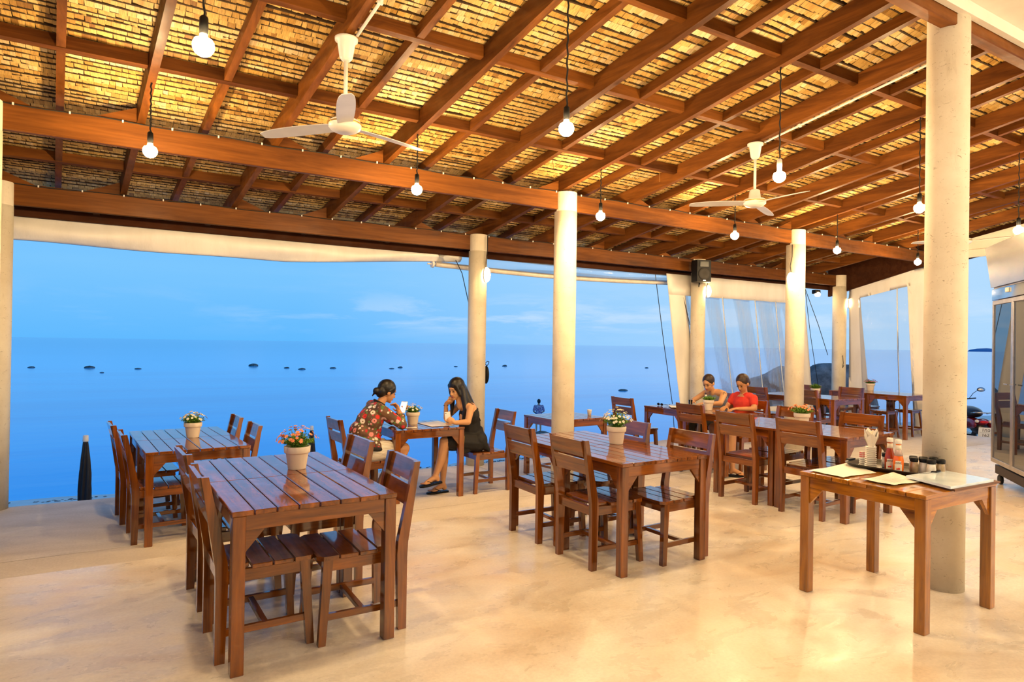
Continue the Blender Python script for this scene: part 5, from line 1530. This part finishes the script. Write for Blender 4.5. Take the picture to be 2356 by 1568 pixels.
# ---------- person in red (faces -X)
pg = MB()
Rg = frame((-.85, -.1, -.50))
Pg = head(pg, (6.99, 5.78, 1.05), Rg, .98)
pg.cap((7.03, 5.79, .90), (7.02, 5.785, .98), .050, .045)
pg.ell((7.04, 5.79, .79), (.10, .155, .15)); pg.cap((7.02, 5.80, .56), (7.04, 5.79, .72), .115, .105); pg.ell((6.98, 5.80, .46), (.14, .18, .12))
pg.cap((7.03, 5.68, .875), (7.03, 5.90, .875), .050, .050)
pg.cap((7.03, 5.63, .86), (6.97, 5.57, .74), .046, .036); pg.cap((6.97, 5.57, .735), (6.80, 5.68, .73), .034, .025)
hand(pg, (6.80, 5.68, .73), (-.9, .35, 0), (0, 0, -1), -1, .3)
pg.cap((7.03, 5.95, .86), (6.97, 6.00, .74), .045, .035); pg.cap((6.97, 6.00, .735), (6.82, 5.90, .73), .033, .025)
hand(pg, (6.82, 5.90, .73), (-.9, -.3, 0), (0, 0, -1), 1, .3)
pg.cap((6.95, 5.72, .455), (6.58, 5.60, .47), .095, .066); pg.cap((6.58, 5.60, .46), (6.47, 5.50, .20), .062, .048); pg.cap((6.47, 5.50, .20), (6.43, 5.45, .03), .046, .032)
pg.cap((6.95, 5.88, .455), (6.58, 5.90, .47), .095, .066); pg.cap((6.58, 5.90, .46), (6.62, 5.85, .20), .062, .048); pg.cap((6.62, 5.85, .20), (6.62, 5.85, .03), .046, .032)
foot(pg, (6.43, 5.45, .022), (.55, -.82, 0)); foot(pg, (6.62, 5.85, .022), (-1, 0, 0))
wg = remeshed(pg, 'person', skin2, vox=.0075)
tag(wg, 'person in a red T-shirt and red shorts sitting before the woman in grey', 'person')
face(Pg, Rg, .98, wg)
redc = plain('red_cotton', (.62, .035, .02), .8)
mt = MB(); mt.ell((7.04, 5.79, .775), (.113, .168, .15)); mt.cap((7.02, 5.80, .56), (7.04, 5.79, .72), .128, .118); mt.cap((7.03, 5.69, .88), (7.03, 5.89, .88), .057, .057); mt.cap((7.03, 5.635, .86), (7.00, 5.60, .80), .058, .052); mt.cap((7.03, 5.945, .86), (7.00, 5.97, .80), .057, .052); remeshed(mt, 'shirt', redc, wg, vox=.009)
mt = MB(); mt.ell((6.98, 5.80, .46), (.152, .19, .125)); mt.cap((6.95, 5.72, .457), (6.68, 5.635, .468), .108, .086); mt.cap((6.95, 5.88, .457), (6.68, 5.895, .468), .108, .086); remeshed(mt, 'shorts', redc, wg, vox=.009)
mt = MB(); mt.ell(Pg(-.022, 0, .036), (.098, .083, .094), Rg, 20, 14); mt.ell(Pg(-.06, 0, -.01), (.055, .076, .07), Rg); remeshed(mt, 'hair', hairb_m, wg, vox=.0075, smooth=1)
flipflop(wg, (6.43, 5.45, .022), (.55, -.82, 0))

# ---------- person standing at the water's edge, seen from behind
px_, py_ = 17.1, 26.2; gz = -2.7
pb = MB(); fwd = V((.4, .9, 0)).normalized(); lf = V((-fwd.y, fwd.x, 0))
def Q(f, l, z): return V((px_, py_, gz)) + fwd * f + lf * l + V((0, 0, z))
Rb = frame(fwd)
Pb = head(pb, Q(0, 0, 1.46), Rb, 1.0)
pb.cap(Q(0, 0, 1.28), Q(0, 0, 1.38), .05, .05); pb.ell(Q(0, 0, 1.14), (.12, .18, .17), Rb); pb.ell(Q(0, 0, .90), (.12, .16, .14), Rb); pb.cap(Q(0, 0, .95), Q(0, 0, 1.1), .12, .13)
for s_ in (-1, 1):
    pb.cap(Q(0, s_ * .09, .82), Q(.02, s_ * .10, .45), .085, .058); pb.cap(Q(.02, s_ * .10, .45), Q(0, s_ * .10, .08), .055, .036); foot(pb, Q(0, s_ * .10, .075), fwd)
    pb.cap(Q(0, s_ * .18, 1.24), Q(.0, s_ * .25, .98), .05, .04); pb.cap(Q(0, s_ * .25, .98), Q(.16, s_ * .14, .90), .038, .028); hand(pb, Q(.16, s_ * .14, .90), fwd - lf * s_ * .3, -lf * s_, s_, .5)
wd_ = remeshed(pb, 'person', skin1, vox=.011)
tag(wd_, 'small figure in a patterned shirt and blue shorts standing at the water, seen from behind', 'person')
mt = MB(); mt.ell(Q(0, 0, 1.14), (.135, .20, .18), Rb); mt.cap(Q(0, 0, .93), Q(0, 0, 1.1), .15, .15)
for s_ in (-1, 1): mt.cap(Q(0, s_ * .18, 1.24), Q(0, s_ * .24, 1.04), .066, .060)
pm, pnt = new_mat('patterned_shirt'); pv = pnt.nodes.new('ShaderNodeTexVoronoi'); pv.inputs['Scale'].default_value = 22; L(pnt, texco(pnt), pv.inputs['Vector']); pr_ = ramp(pnt, [(0, (.55, .30, .38)), (.4, (.12, .08, .22)), (.7, (.5, .45, .5))]); L(pnt, pv.outputs['Color'], pr_.inputs[0]); bsdf(pnt, pr_.outputs[0], .8)
remeshed(mt, 'shirt', pm, wd_, vox=.013)
mt = MB(); mt.ell(Q(0, 0, .88), (.14, .175, .14), Rb)
for s_ in (-1, 1): mt.cap(Q(0, s_ * .09, .82), Q(.01, s_ * .10, .55), .10, .085)
remeshed(mt, 'shorts', plain('blue_denim', (.04, .10, .28), .8), wd_, vox=.013)
mt = MB(); mt.ell(Pb(-.02, 0, .035), (.100, .088, .096), Rb); mt.ell(Pb(-.05, 0, -.02), (.06, .08, .06), Rb); remeshed(mt, 'hair', hair_m, wd_, vox=.012, smooth=1)
# the rock the figure stands on
rock((px_ + .1, py_, gz - .17), (.55, .45, .20), 21, 'sea_rock', 'flat rock under the small standing figure', None, 3)
